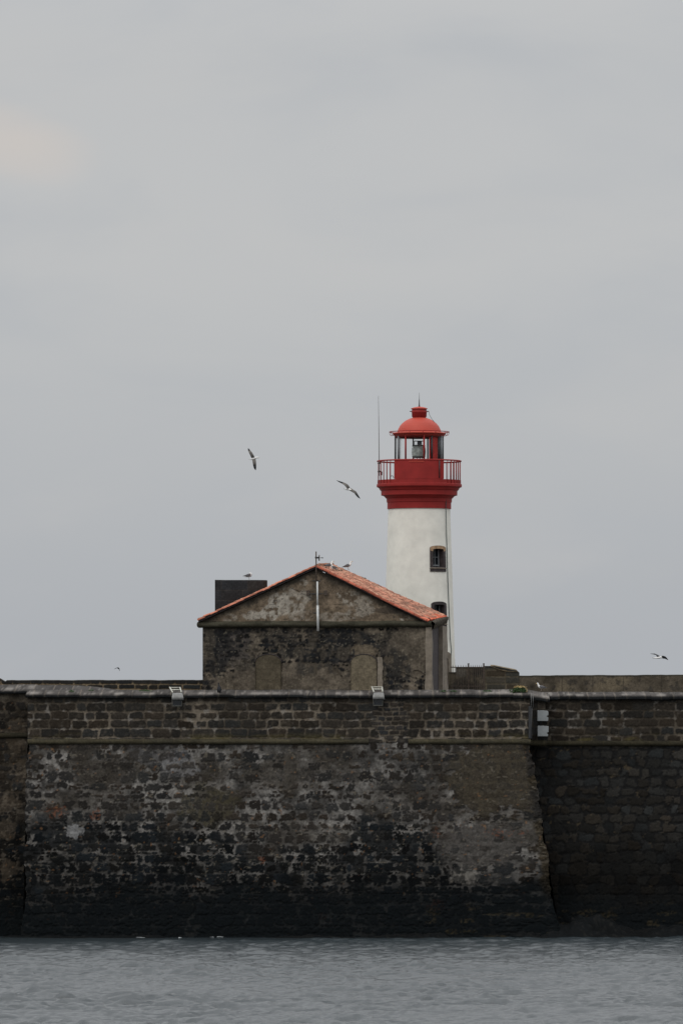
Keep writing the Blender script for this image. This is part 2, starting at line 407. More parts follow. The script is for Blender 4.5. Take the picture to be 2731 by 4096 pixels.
def sweep(name, prof, xs, colfn, parent, amp=.012, seed=1, shift=None, dens=3):
    smooth = dens == 1
    """profile of (y,z) swept along x, with joints and wear"""
    pr = []
    for a, b in zip(prof[:-1], prof[1:]):
        for i in range(dens): pr.append(tuple(np.array(a)+(np.array(b)-np.array(a))*i/dens))
    pr.append(prof[-1]); pr = np.array(pr)
    U, K = np.meshgrid(xs, np.arange(len(pr)), indexing='ij')
    n = fbm(U*3, K*.7, seed, 4)
    Y = pr[K, 0]+(n-.5)*amp*2.0; Z_ = pr[K, 1]+(fbm(U*2.1, K*.3+9, seed+2, 3)-.5)*amp*2.4
    if not smooth: Z_ = Z_+(joints(U, .6, 1.5, seed+5)[1]-.5)*.045; Y = Y-(joints(U, .6, 1.5, seed+5)[1]-.5)*.05
    if shift is not None: Z_ = Z_+shift(U)
    S = K/(len(pr)-1.); col = colfn(U, S, n)
    V = np.stack([U, Y, Z_], -1).reshape(-1, 3)
    return link_mesh(name, V, gridfaces(len(xs), len(pr)), M_st, parent, smooth, col=col.reshape(-1, 3))
def joints(U, wmin, wmax, seed, w=.03):
    rng = np.random.default_rng(seed); b = np.cumsum(rng.uniform(wmin, wmax, 400))-120
    i = np.clip(np.searchsorted(b, U), 1, len(b)-1); dd = np.minimum(np.abs(U-b[i]), np.abs(U-b[i-1]))
    return 1-ss(dd, w*.4, w), (np.sin(i*12.9898)*43758.5453) % 1
def coping_col(seed, split=.3):
    def fn(U, S, n):
        j, r = joints(U, .5, 1.3, seed, .045)
        top = ss(S, split-.03, split+.03)  # lit top and shaded lip of the slabs put into their colours
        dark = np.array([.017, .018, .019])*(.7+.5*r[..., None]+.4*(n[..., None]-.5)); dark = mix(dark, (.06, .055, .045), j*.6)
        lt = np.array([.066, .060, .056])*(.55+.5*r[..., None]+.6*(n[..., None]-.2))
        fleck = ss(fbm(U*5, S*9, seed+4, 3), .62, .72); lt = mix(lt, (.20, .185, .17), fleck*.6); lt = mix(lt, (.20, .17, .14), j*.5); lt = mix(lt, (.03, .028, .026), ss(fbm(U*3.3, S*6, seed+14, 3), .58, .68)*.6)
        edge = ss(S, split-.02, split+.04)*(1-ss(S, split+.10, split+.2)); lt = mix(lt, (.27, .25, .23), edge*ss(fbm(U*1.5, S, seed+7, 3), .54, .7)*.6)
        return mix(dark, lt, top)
    return fn
def cordon_col(seed):
    def fn(U, S, n):
        j, r = joints(U, .7, 1.4, seed, .03)
        c = np.array([.052, .046, .030])*(.55+.7*n[..., None]+.25*r[..., None]); c = mix(c, (.018, .019, .018), ss(S, .45, .75)*0+.35*ss(fbm(U*.7, S*2, seed+3), .5, .65)); return mix(c, (.085, .07, .04), j*.3)
    return fn
def roll(Y0, zc, r, n=7): return [(Y0+.02, zc+r*1.1)]+[(Y0-r*1.15*math.sin(math.pi*i/n)-.0, zc+r*math.cos(math.pi*i/n)) for i in range(n+1)]+[(Y0+.02, zc-r*1.1)]

# ------------------------------------------------------------------ sea
def make_sea():
    def axis(fine0, fine1, st, lo, hi):
        a = list(np.arange(fine0, fine1, st)); s_ = st
        L = []; x = fine0
        while x > lo: s_ *= 1.22; x -= s_; L.append(x)
        s_ = st; R = []; x = a[-1]
        while x < hi: s_ *= 1.22; x += s_; R.append(x)
        return np.array(L[::-1]+a+R)
    xs = axis(-22, 22, .075, -9000, 9000); ys = axis(243, 344, .11, -600, 16000)
    U, Y = np.meshgrid(xs, ys, indexing='ij')
    rng = np.random.default_rng(5); z = np.zeros_like(U); dx = np.zeros_like(U); dy = np.zeros_like(U)
    fade = np.clip(1-(np.maximum(np.abs(U)-22, 0)+np.maximum(243-Y, 0)+np.maximum(Y-346, 0))/14., 0, 1)
    gust = .65+.7*fbm(U*.07, Y*.035, 3, 3)
    # lee of the wall: calmer strip that mirrors the dark stones
    edge = 333.5+(np.clip((U+18)/30., 0, 1))*8.0+(fbm(U*.35, Y*.1, 8, 3)-.5)*3.
    lee = ss(Y, edge-1.6, edge+1.0)
    for i in range(64):
        L = .30*(14**(rng.random()**1.2)); k = 2*math.pi/L
        th = math.radians(-100)+rng.normal(0, .42)
        st = .040*(1.0 if L < 2.2 else .75); a = st/k*rng.uniform(.6, 1.4)
        ph = rng.random()*6.28; kx, ky = k*math.cos(th), k*math.sin(th)
        A = U*kx+Y*ky+ph+2.2*vn(U/(L*5), Y/(L*5), i)
        sharp = np.sin(A)
        z += a*(sharp+.35*sharp*np.abs(sharp)); dx -= a*.7*np.cos(A)*math.cos(th); dy -= a*.7*np.cos(A)*math.sin(th)
    for i in range(18):      # scattered short steep wavelets
        L = rng.uniform(.5, 1.2); k = 2*math.pi/L; th = math.radians(-94)+rng.normal(0, .14); kx, ky = k*math.cos(th), k*math.sin(th)
        A = U*kx+Y*ky+rng.random()*6.28+4*vn(U/(L*2), Y/(L*3), i+80); mk = ss(fbm(U/(L*2.6), Y/(L*1.6), i+120, 2), .66, .76)*ss(fbm(U/7, Y/9, i % 4+160, 2), .38, .65)
        z += .7/k*mk*(1-ss(Y, 300, 326))*(np.sin(A)+.3*np.sin(2*A)); dy -= .3/k*mk*(1-ss(Y, 300, 326))*np.cos(A)*math.sin(th)
    amp = fade*gust*(1-.93*lee)
    X2, Y2, Z2 = U+dx*amp, Y+dy*amp, z*amp
    m = bpy.data.materials.new('sea_water'); m.use_nodes = True; t = m.node_tree; b = t.nodes['Principled BSDF']
    b.inputs['Base Color'].default_value = (.027, .036, .041, 1); setin(b, Roughness=.24, IOR=1.65)
    tcn = N(t, 'ShaderNodeTexCoord'); bn = N(t, 'ShaderNodeBump'); setin(bn, Strength=.85, Distance=.06)
    h1 = noise(t, mapping(t, tcn.outputs['Object'], (1.5, 1., 1)), 7, 4, .7)
    t.links.new(h1, bn.inputs['Height']); t.links.new(bn.outputs[0], b.inputs['Normal'])
    o = link_mesh('sea', np.stack([X2, Y2, Z2], -1).reshape(-1, 3), gridfaces(len(xs), len(ys)), m, None, True)
    tag(o, kind='structure')
make_sea()

# ------------------------------------------------------------------ ramparts
XC0, XC1 = (112-CX)*343/F, (2117-CX)*343/F       # corners of the central bastion face
fine = .045
def xs_main(a, b): return xr(a, b, fine)

wall = empty('rampart_wall', (0, 343, 0), 'central sea wall of dark basalt blocks with peeling mortar, below the gabled house', 'fortress wall', 'sea walls of the fort')
zl = H+(YH-2790)*343/F; zt = H+(YH-2780)*343/F; zr = H+(YH-2759)*344.8/F
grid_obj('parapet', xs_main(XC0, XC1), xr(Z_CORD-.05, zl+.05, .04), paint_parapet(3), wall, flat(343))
# battered face: the corners lean out as the wall widens downwards
def bat_main(U, Zz, d):
    k = np.clip(Z_CORD-Zz, 0, None)*BAT; tt = (U-XC0)/(XC1-XC0)
    rag = (fbm(Zz*2.2, Zz*0+3, 211, 4)-.5)*.34+(fbm(Zz*.5, Zz*0, 214, 2)-.5)*.4
    e1 = ss(tt, .985, 1.); e0 = 1-ss(tt, 0, .02)
    return U+k*ss(tt, .9, 1.)*1.0-k*.12*(1-ss(tt, 0, .06))+rag*(e1*ss(Z_CORD-Zz, .1, .6)-e0), 343-k-d+.25*(e1+e0)*np.abs(rag), Zz
grid_obj('battered_face', xs_main(XC0, XC1), xr(-.8, Z_CORD, .042), paint_lower(21, 'main'), wall, bat_main)
# returns of the bastion (side faces running back)
def side(name, X, sgn, parent, depth=3.2, seed=7, kind='right'):
    def pf(U, Zz, d):
        k = np.clip(Z_CORD-Zz, 0, None)*BAT*(1.0 if sgn > 0 else .12)
        return X+sgn*(k+d*.6), 343-np.clip(Z_CORD-Zz, 0, None)*BAT+U, Zz
    grid_obj(name, xr(0, depth, .08), xr(-.8, zl+.02, .07), lambda U, Zz: paint_lower(seed, kind)(U+X, Zz), parent, pf)
side('side_face', XC1, 1, wall, seed=7); side('side_face', XC0, -1, wall, seed=9, kind='left')
prof = [(343.10, zl-.02), (342.80, zl-.01), (342.78, zt), (344.9, zr), (345.0, zr-.3)]
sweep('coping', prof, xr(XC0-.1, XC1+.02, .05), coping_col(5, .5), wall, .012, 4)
for a, b, s_ in ((XC0, (1474-CX)*343/F, 1), ((1632-CX)*343/F, XC1+.05, 2)):
    sweep('cordon', roll(343.0, Z_CORD, .16), xr(a, b, .06), cordon_col(8+s_), wall, .014, 6+s_, dens=1)

# left set-back wall
lw_ = empty('rampart_wall', ((50-CX)*345/F, 345.3, 0), 'blotchy sea wall with ochre mortar at the left edge, set back from the central wall', 'fortress wall', 'sea walls of the fort')
zl2 = H+(YH-2774)*345/F; zt2 = H+(YH-2765)*345/F; zc2 = H+(YH-2942)*345/F
grid_obj('parapet', xr(-38, XC0+.3, .055), xr(zc2-.05, zl2+.05, .05), lambda U, Zz: paint_lower(41, 'left')(U, Zz-.5), lw_, flat(345.3))
def bat_l(U, Zz, d):
    k = np.clip(zc2-Zz, 0, None)*BAT; return U, 345.3-k-d, Zz
grid_obj('battered_face', xr(-38, XC0+.3, .055), xr(-.8, zc2, .05), paint_lower(44, 'left'), lw_, bat_l)
sweep('cordon', roll(345.3, zc2, .16), xr(-38, XC0+.1, .08), lambda U, S, n: cordon_col(12)(U, S, n)*.55, lw_, .03, 9, dens=1)
zr2 = H+(YH-2739)*349/F
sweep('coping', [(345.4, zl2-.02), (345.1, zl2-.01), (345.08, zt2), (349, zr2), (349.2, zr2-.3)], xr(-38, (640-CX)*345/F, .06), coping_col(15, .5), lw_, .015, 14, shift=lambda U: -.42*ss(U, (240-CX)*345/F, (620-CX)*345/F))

# right set-back wall
rw = empty('rampart_wall', ((2450-CX)*345.6/F, 345.6, 0), 'darkest sea wall on the right, tight black blocks set back behind the leaning corner', 'fortress wall', 'sea walls of the fort')
YR = 345.6; zl3 = H+(YH-2797)*YR/F; zt3 = H+(YH-2785)*YR/F; zc3 = H+(YH-2974)*YR/F
grid_obj('parapet', xr(XC1-.2, 38, .055), xr(zc3-.05, zl3+.05, .05), paint_parapet(63, False), rw, flat(YR))
def bat_r(U, Zz, d):
    k = np.clip(zc3-Zz, 0, None)*BAT; return U, YR-k-d, Zz
grid_obj('battered_face', xr(XC1-.2, 38, .055), xr(-.8, zc3, .05), paint_lower(66, 'right'), rw, bat_r)
sweep('cordon', roll(YR, zc3, .17), xr(XC1, 38, .08), lambda U, S, n: cordon_col(22)(U, S, n)*.6, rw, .014, 19, dens=1)
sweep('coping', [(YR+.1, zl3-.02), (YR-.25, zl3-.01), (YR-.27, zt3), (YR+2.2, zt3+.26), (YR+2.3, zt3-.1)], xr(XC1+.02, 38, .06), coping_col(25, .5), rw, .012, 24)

# narrow buttress strip carrying the lamps, right of the corner
bt = empty('buttress', ((2150-CX)*344/F, 344, 11), 'narrow rendered pier strip behind the two grey lamp boxes', 'buttress')
def pier(U, Zz):
    n = fbm(U*4, Zz*4, 77, 4); s, r1, r2, r3 = courses(U, Zz, 10, 15, .45, .55, .3, .8, 78, .04)
    c = mix(np.array([.055, .048, .038])*(.5+n[..., None]), stone_cols(r1, r2, (.04, .036, .032)), 1-ss(s+.03, -.02, .02)); return c, (n-.5)*.03
xa, xb = XC1+.02, (2180-CX)*344/F
grid_obj('pier_face', xr(xa, xb, .05), xr(zc3-.1, zl3+.03, .05), pier, bt, flat(344.3))
mb = MB().box(((xa+xb)/2, 345.0, (zc3+zl3)/2-.05), (xb-xa-.006, 1.3, zl3-zc3)); mb.build('pier_core', M_basalt, bt)
sweep('pier_cap', [(344.35, zl3), (344.05, zl3+.01), (344.03, zt3+.03), (346.5, zt3+.38), (346.6, zt3)], xr(xa-.05, xb+.25, .05), coping_col(27, .5), bt, .012, 24, shift=lambda U: -.16*(U-xa))
sweep('pier_cordon', roll(344.3, zc3+.03, .17), xr(xa-.02, xb+.1, .06), lambda U, S, n: cordon_col(23)(U, S, n)*.9, bt, .014, 29, dens=1)

# terrace inside the fort, and the mass of the fort behind
pp = [(-40, 348.6), (XC0+.1, 348.6), (XC0+.1, 344.95), (XC1-.1, 344.95), (XC1-.1, 347.8), (40, 347.8), (40, 405), (-40, 405)]
mb = MB().loft([[(x, y, 13.3) for x, y in pp], [(x, y, 13.9) for x, y in pp]]); tr_ = mb.build('terrace', M_terr); tag(tr_, kind='structure')

# rocky foot
def shore():
    xs = xr(-30, 34, .1); vs = xr(0, 4.2, .1); U, V_ = np.meshgrid(xs, vs, indexing='ij')
    right = ss(U, 9.5, 12.5); mid = ss(fbm(U*.3, V_*0, 3, 3), .42, .62)*(.35+.65*ss(U, 0, 7))
    hgt = (.12+.45*mid+.5*right)*(1-ss(V_, .6, 3.6))
    n = fbm(U*.9, V_*.9, 51, 4); rid = 1-np.abs(2*fbm(U*1.7, V_*1.5, 54, 5)-1)
    Zz = hgt*(.35+1.1*n)+(rid-.75)*.38*ss(hgt, .05, .6)-.28*V_/2.5-.12
    Y = 341.6+right*1.6-V_
    c = np.array([.0022, .0028, .0032])*(.6+1.2*n[..., None]); c = mix(c, (.014, .0135, .012), ss(rid, .94, .99)*.5)
    o = link_mesh('rocks', np.stack([U, Y, Zz], -1).reshape(-1, 3), gridfaces(len(xs), len(vs)), vmat('wet_rock', .8, .1, .4, 5), None, True, col=c.reshape(-1, 3))
    tag(o, kind='structure')
shore()
# foam along the foot
def foam():
    rng = np.random.default_rng(9); mb = MB()
    for (px, py, wd) in ((440, 3748, 60), (470, 3746, 40), (850, 3749, 55), (965, 3744, 40), (1010, 3745, 30), (1085, 3746, 14), (2180, 3745, 22), (2312, 3741, 30), (2640, 3749, 30), (560, 3752, 20), (2050, 3746, 16), (720, 3754, 16)):
        Y = H*F/(py-YH); 
        for k in range(int(wd/4)+2):
            x = (px-CX+rng.normal(0, wd*.4))*Y/F; yy = Y+rng.normal(0, .35); a = rng.uniform(.04, .17); h_ = rng.uniform(.01, .04)
            ring = [(x+a*math.cos(q)*rng.uniform(.7, 1.2), yy+.25*a*math.sin(q), .03) for q in np.linspace(0, 6.28, 9)[:-1]]
            mb.loft([ring, [(x+(p[0]-x)*.5, yy+(p[1]-yy)*.5, .03+h_) for p in ring]])
    o = mb.build('sea_foam', M_foam, smooth=True); tag(o, 'thin white foam streaks where the sea laps the wall foot', 'foam', kind='stuff')
foam()

# ------------------------------------------------------------------ low walls at the back
def low_wall(name, px0, px1, Y, topfn, pb, depth, paint, label, cat, group=None, st=.05, extra=None):
    x0, x1 = (px0-CX)*Y/F, (px1-CX)*Y/F; r = empty(name, ((x0+x1)/2, Y+depth/2, 13.9), label, cat, group)
    xs = xr(x0, x1, st); ts = np.linspace(0, 1, 34); U, T = np.meshgrid(xs, ts, indexing='ij')
    zb = 13.75; top = H+(YH-topfn(px_of(U, Y)))*Y/F+(fbm(U*1.5, U*0, 5, 3)-.5)*.05
    Zz = zb+(top-zb)*T; col, d = paint(U, Zz, top-Zz)
    link_mesh('wall_face', np.stack([U, Y-d, Zz], -1).reshape(-1, 3), gridfaces(len(xs), len(ts)), M_st, r, True, col=col.reshape(-1, 3))
    # top and back
    tp = top[:, 0]; V = []; n = len(xs); dd = d[:, -1]
    for i in range(n): V += [(xs[i], Y-dd[i], tp[i]), (xs[i], Y+.04, tp[i]+.03), (xs[i], Y+depth, tp[i]+.02), (xs[i], Y+depth, zb)]
    Fc = gridfaces(n, 4); cc = np.tile(np.array([.05, .046, .038]), (len(V), 1))*np.repeat(.6+.8*fbm(xs*3, xs*0, 4), 4)[:, None]
    link_mesh('wall_top', V, Fc, M_st, r, False, col=cc)
    for X in (x0, x1):
        MB().add([(X, Y-.01, zb), (X, Y+depth, zb), (X, Y+depth, tp[0 if X == x0 else -1]), (X, Y-.01, tp[0 if X == x0 else -1])], [(0, 1, 2, 3)]).build('wall_end', M_basalt, r)
    return r
def pt_brick(seed, mo=(.15, .115, .075), st_=(.024, .024, .023), h=(.26, .34), w_=(.5, 1.1), rim=.14):
    def f(U, Zz, dt):
        n = fbm(U*5, Zz*5, seed, 4); s, r1, r2, r3 = courses(U, Zz, 12, 16, *h, *w_, seed, .02)
        m = 1-ss(s+.03+(n-.5)*.06, -.02, .02); c = mix(np.array(mo)*(.5+n[..., None]), stone_cols(r1, r2, st_), m)
        c = mix(c, np.array([.02, .02, .02])*(.7+n[..., None]*.6), (1-ss(dt, rim-.02, rim+.02))*.85)
        return c, m*.03
    return f
def pt_render(seed, base=(.078, .066, .050)):
    def f(U, Zz, dt):
        n = fbm(U*2.2, Zz*2.2, seed, 5); nl = fbm(U*.6, Zz*.9, seed+4, 3); c = np.array(base)*(.35+1.25*n[..., None]); c = mix(c, (.17, .14, .095), ss(nl, .56, .74)*.55)
        c = mix(c, (.025, .026, .02), (1-ss(dt, .03, .10))*.8); j, r = joints(U, 1.7, 3.6, seed, .04); c = mix(c, (.03, .027, .022), j*.6)
        c = mix(c, (.028, .027, .025), ss(fbm(U*3, Zz*2.5, seed+9, 3), .62, .72)*.6)
        return c, (n-.5)*.03
    return f
def top_l(px): 
    t_ = 2722+0*px
    t_ = np.where(px < 18, 2724-(18-px)*.55, t_); return np.where((px > 18) & (px < 26), 2726, t_)
low_wall('parapet_wall', -900, 830, 352, top_l, 2757, .5, pt_brick(91), 'low dark block wall with ochre joints left of the house, on the skyline', 'low wall', 'low walls on the fort terrace')
low_wall('parapet_wall', 2066, 3900, 372, lambda px: 2704-(px-2066)*.0058+(px > 2100)*0, 2765, .6, pt_render(95), 'long low brown rendered wall on the skyline behind the lone gull at right', 'low wall', 'low walls on the fort terrace')
low_wall('parapet_wall', 1794, 1823, 357.4, lambda px: 2690+0*px, 2765, .35, pt_render(97, (.045, .04, .034)), 'short low wall stub at the foot of the white tower behind the railing', 'low wall', 'low walls on the fort terrace')
def pt_gate(U, Zz, dt):
    px = px_of(U, 357.4); py = py_of(Zz, 357.4); c, d = pt_render(98, (.052, .045, .037))(U, Zz, dt)
    n = fbm(U*3, Zz*3, 4, 3); b = blob(px, py, 1842, 2690, 22, 18, n, .3); return mix(c, np.array([.12, .108, .09])*(.7+.5*n[..., None]), b), d
low_wall('parapet_wall', 1823, 1938, 357.4, lambda px: 2672+0*px, 2765, .35, pt_gate, 'dark rendered wall behind the spiked railing, with one pale patch', 'low wall', 'low walls on the fort terrace')
def vault_top(px):
    return np.where(px < 1975, 2665+0*px, np.where(px < 2060, 2665+(px-1975)*.2, 2682+np.clip(px-2060, 0, 20)**1.6*.12))
r_ = low_wall('stone_block', 1938, 2076, 366, vault_top, 2765, 4.0, pt_brick(99, (.10, .085, .06), (.055, .048, .038), (.35, .5), (.7, 1.3), .1), 'squat stone block with a curved sandy cap beside the spiked railing', 'masonry block')
# sandy vault cap rising to the back
xs = xr((1962-CX)*366/F, (2070-CX)*366/F, .08); V = []; cc = []
for x in xs:
    px = px_of(x, 366); zt_ = H+(YH-float(vault_top(np.array(px))))*366/F; tfrac = (px-1962)/108
    zf = zt_-.18*min(1, max(0, (tfrac)))*(1-tfrac)*3.2
    V += [(x, 365.93, zf-.04), (x, 365.90, zf), (x, 367.5, zt_+.10), (x, 369.8, zt_+.12)]; nn = float(fbm(np.array(x*4.), np.array(1.), 3)); cc += [(.05, .04, .03)]+[tuple(np.array((.19, .15, .095))*(.6+.8*nn))]*3
link_mesh('sandy_cap', V, gridfaces(len(xs), 4), M_st, r_, True, col=np.array(cc))

# railing
fr = empty('spiked_railing', ((1868-CX)*356.6/F, 356.6, 14.0), 'dark iron railing with spikes between the white tower and the squat stone block', 'railing')
def bar(mb, px0, py0, px1, py1, Y, r, n=6): mb.tube([P(px0, py0, Y), P(px1, py1, Y)], r, n)
mb = MB(); bar(mb, 1800, 2669, 1934, 2669, 356.6, .028); mb.build('top_rail', M_rust, fr)
mb = MB(); bar(mb, 1800, 2745, 1934, 2745, 356.6, .025); mb.build('bottom_rail', M_rust, fr)
for px in (1872.5, 1933.5):
    mb = MB(); a = P(px, 2657, 356.6); mb.box((a[0], 356.6, (a[2]+13.9)/2), (.09, .09, a[2]-13.9), bev=.01); mb.box((a[0], 356.6, a[2]+.03), (.12, .12, .05), bev=.01); mb.build('post', M_rust, fr)
for px in (1810, 1821, 1831, 1842, 1852, 1862, 1882, 1890.5, 1899, 1907.5, 1916, 1924.5):
    a = P(px, 2659, 356.6); mb = MB(); mb.tube([(a[0], 356.6, 13.9), (a[0], 356.6, a[2]-.08), (a[0], 356.6, a[2])], [.014, .016, .004], 6); mb.build('picket', M_rust, fr)

# ------------------------------------------------------------------ block tower behind the house
bw = empty('block_turret', ((962-CX)*352/F, 352.5, 13.9), 'dark squared block turret rising behind the left roof slope, gull on top', 'turret')
ang = []  # plan path: front face then rounded right corner
x0, x1 = (859.5-CX)*351.5/F, (1067-CX)*351.5/F
path = [(x0, 354.6), (x0, 353)]+[(x0, 351.8)]+[(x, 351.8-.05*math.sin((x-x0)/(x1-x0)*3.1)) for x in np.linspace(x0+.02, x1-.55, 50)]+[(x1-.55+.55*math.sin(a), 352.35-.55*math.cos(a)) for a in np.linspace(.05, math.pi/2, 14)]+[(x1, 353.5), (x1, 354.6)]
path = np.array(path); sl = np.concatenate([[0], np.cumsum(np.hypot(*np.diff(path, axis=0).T))])
zs = xr(13.8, H+(YH-2320)*351.8/F, .05); K, Zz = np.meshgrid(np.arange(len(path)), zs, indexing='ij'); S = sl[K]
s, r1, r2, r3 = courses(S+20, Zz, 14, 21, .59, .61, .8, 1.6, 71, .006, 1, .02); n = fbm(S*3, Zz*3, 72, 4)
m = 1-ss(s+.012, -.012, .012); col = mix(np.array([.045, .042, .040])*(.4+n[..., None]), stone_cols(r1, r2, (.031, .030, .031), .12)*(.75+.5*n[..., None]), m)
d = m*.012+(n-.5)*.01
link_mesh('block_walls', np.stack([path[K, 0], path[K, 1]-d, Zz+(Zz > zs[-2])*.02*np.sin(S*.9)], -1).reshape(-1, 3), gridfaces(len(path), len(zs)), M_st, bw, True, col=col.reshape(-1, 3))
mb = MB(); ring = [(p[0], p[1], zs[-1]+.0) for p in path]; mb.add(ring, [tuple(range(len(ring)))]); mb.build('turret_top', M_basalt, bw)

# ------------------------------------------------------------------ house
PHI = math.radians(7); cP, sP = math.cos(PHI), math.sin(PHI); OY = 347.0; OX = (1722-CX)*OY/F
def HW(s, dd, z):   # s metres left of the front right corner, dd metres back
    return (OX-s*cP+dd*sP, OY+s*sP+dd*cP, z)
def hp(px, py, off=0.):
    c = (px-CX)/F; oy = OY+off*cP; ox = OX+off*sP; s = (ox-c*oy)/(cP+c*sP); Y = oy+s*sP; return s, H+(YH-py)*Y/F
house = empty('gabled_house', (OX-6.8, OY+4, 13.9), 'old rubble stone house with terracotta tiled gable roof in front of the lighthouse', 'house')
WL = hp(811, 2600)[0]; zbase = 13.8; zcor = hp(1264, 2498)[1]; DEP = 7.0
apx = hp(1264, 2266, -.2)
def house_pix(S_, Zz):
    X = OX-S_*cP; Y = OY+S_*sP; return CX+X*F/Y, YH-(Zz-H)*F/Y
def paint_house(S_, Zz):
    px, py = house_pix(S_, Zz); U = -S_
    n = fbm(U*4.5, Zz*4.5, 101, 5); nm = fbm(U*1.3, Zz*1.6, 102, 4); nl = fbm(U*.45, Zz*.6, 103, 3); nh = fbm(U*10, Zz*12, 104, 3)
    s, r1, r2, r3 = courses(U, Zz, 13, 19, .24, .36, .24, .50, 105, .14, 2.2, .14)
    plas = np.clip(.15+blob(px, py, 1640, 2590, 110, 110, nl, .5)*.7+blob(px, py, 1180, 2720, 250, 75, nl, .6)*.75+blob(px, py, 960, 2730, 110, 60, nl)*.4+blob(px, py, 930, 2740, 90, 30, nl)*.5, 0, 1)
    plas = plas+(nl-.5)*.5
    e = s+.03+.13*r3*np.clip(plas+.4, 0, 1.2)+(n-.5)*.22+(nh-.5)*.08; bur = ss(plas+r1*.6, .72, .92)
    m = (1-ss(e+(nm-.5)*.12, -.02, .03))*(1-bur)
    st = stone_cols(r1, r2, (.0125, .0125, .0130), .5); mo = np.array([.105, .088, .068])*(.2+1.5*(.6*n+.4*nh)[..., None])*(.45+1.1*nm[..., None])
    grey = blob(px, py, 930, 2580, 150, 110, nl, .6); mo = mix(mo, np.array([.042, .038, .036])*(.5+n[..., None]), grey*.85)
    dark = blob(px, py, 1400, 2575, 190, 75, nl, .7)*.95+blob(px, py, 1565, 2690, 70, 100, nl, .5)*.85+blob(px, py, 870, 2600, 60, 130, nl, .6)*.8+blob(px, py, 1230, 2620, 130, 80, nm, .9)*.7; mo = mix(mo, np.array([.014, .0145, .015])*(.3+1.8*(.5*n+.5*nh)[..., None]), np.clip(dark*ss(.5*nm+.5*n, .38, .52), 0, 1)*.95)
    col = mix(mo, st, m)
    bk = ss(fbm(U*1.7+8, Zz*2.2, 133, 5), .47, .55)*np.clip(1-plas*1.1, 0, 1); col = mix(col, np.array([.0135, .0135, .014])*(.4+1.5*nh[..., None]), bk*.9)
    bk = ss(fbm(U*1.5+3, Zz*1.2, 137, 4), .52, .62); col = mix(col, np.array([.075, .064, .05])*(.3+1.3*(.5*n+.5*nh)[..., None]), bk*.55)
    lf = 1-ss(px, 810, 870); col = mix(col, np.array([.012, .012, .013]), lf*.6*ss(n, .4, .6))
    b = blob(px, py, 1455, 2602, 50, 28, n, .5); col = mix(col, np.array([.13, .105, .075])*(.5+n[..., None]), b*.8)
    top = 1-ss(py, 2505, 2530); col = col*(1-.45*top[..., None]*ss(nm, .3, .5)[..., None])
    fl = ss(nh, .72, .8); col = mix(col, (.17, .15, .11), fl*.6)
    # crack lines
    cr = np.abs(py-(2690+.35*(px-1600)+20*(nm-.5)))<2.2; cr &= (px > 1590) & (px < 1715); cr |= (np.abs(py-(2700-18*np.sin((px-1630)/22)))<2.6)&(px > 1650)&(px < 1705); col[cr] *= .3
    return col, m*(.01+.025*r2)+(n-.5)*.04
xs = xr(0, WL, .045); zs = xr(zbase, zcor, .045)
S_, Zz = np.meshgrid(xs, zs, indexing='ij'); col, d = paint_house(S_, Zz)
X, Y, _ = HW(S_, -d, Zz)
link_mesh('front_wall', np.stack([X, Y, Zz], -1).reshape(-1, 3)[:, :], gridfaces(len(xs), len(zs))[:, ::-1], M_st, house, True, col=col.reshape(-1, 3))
# gable
sA, zA = apx; sB, zB = hp(1704, 2483, -.2); sL, zL = hp(800, 2480, -.2)
def gable_top(S_):
    return np.where(S_ < sA, zA-.12+(zB-zA-.02)*(sA-S_)/(sA-sB), zA-.12+(zL-zA+.0)*(S_-sA)/(sL-sA))-.02
def paint_gable(S_, Zz):
    px, py = house_pix(S_, Zz); U = -S_
    n = fbm(U*4.5, Zz*4.5, 121, 5); nm = fbm(U*1.5, Zz*1.8, 122, 4); nl = fbm(U*.5, Zz*.7, 123, 3); nh = fbm(U*8, Zz*9, 124, 3)
    c = np.array([.145, .112, .080])*(.2+1.55*(.6*n+.4*nh)[..., None])*(.65+.7*nm[..., None])
    for cx, cy, rx, ry, k in ((1085, 2450, 35, 40, .9), (1120, 2420, 50, 50, .45), (1010, 2465, 35, 18, .6), (1175, 2400, 70, 60, .5), (1200, 2460, 60, 30, .35), (1430, 2400, 70, 50, .4), (1390, 2400, 45, 30, .3), (1630, 2474, 36, 9, .9), (920, 2470, 30, 20, .35), (1215, 2330, 30, 15, .45), (1330, 2470, 60, 20, .3)):
        b = blob(px, py, cx, cy, rx, ry, nm, .8); c = mix(c, np.array([.30, .275, .235])*(.45+.95*n[..., None]), b*min(1, k*1.35)*ss(n, .34, .52))
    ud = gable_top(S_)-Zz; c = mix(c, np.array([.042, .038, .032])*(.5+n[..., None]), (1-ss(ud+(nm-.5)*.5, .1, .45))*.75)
    pit = ss(nh, .68, .78); c = mix(c, (.03, .028, .025), pit*.6)
    for ln in (lambda x: 2350+.22*(x-1160)+6*np.sin(x/23), lambda x: 2350+.5*(x-1160)):
        cr = (np.abs(py-ln(px)) < 1.6) & (px > 1165) & (px < 1255); c[cr] *= .35
    c = mix(c, np.array([.05, .045, .035]), (1-ss(np.abs(px-1258), 5, 14))*.45)
    c = mix(c, np.array([.035, .03, .027]), blob(px, py, 1560, 2440, 60, 14, nm, .4)*.6)
    return c, (n-.5)*.05+(nm-.5)*.03-pit*.02
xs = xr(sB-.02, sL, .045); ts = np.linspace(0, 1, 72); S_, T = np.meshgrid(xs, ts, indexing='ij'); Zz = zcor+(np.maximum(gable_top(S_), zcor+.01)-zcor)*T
col, d = paint_gable(S_, Zz); X, Y, _ = HW(S_, -d, Zz)
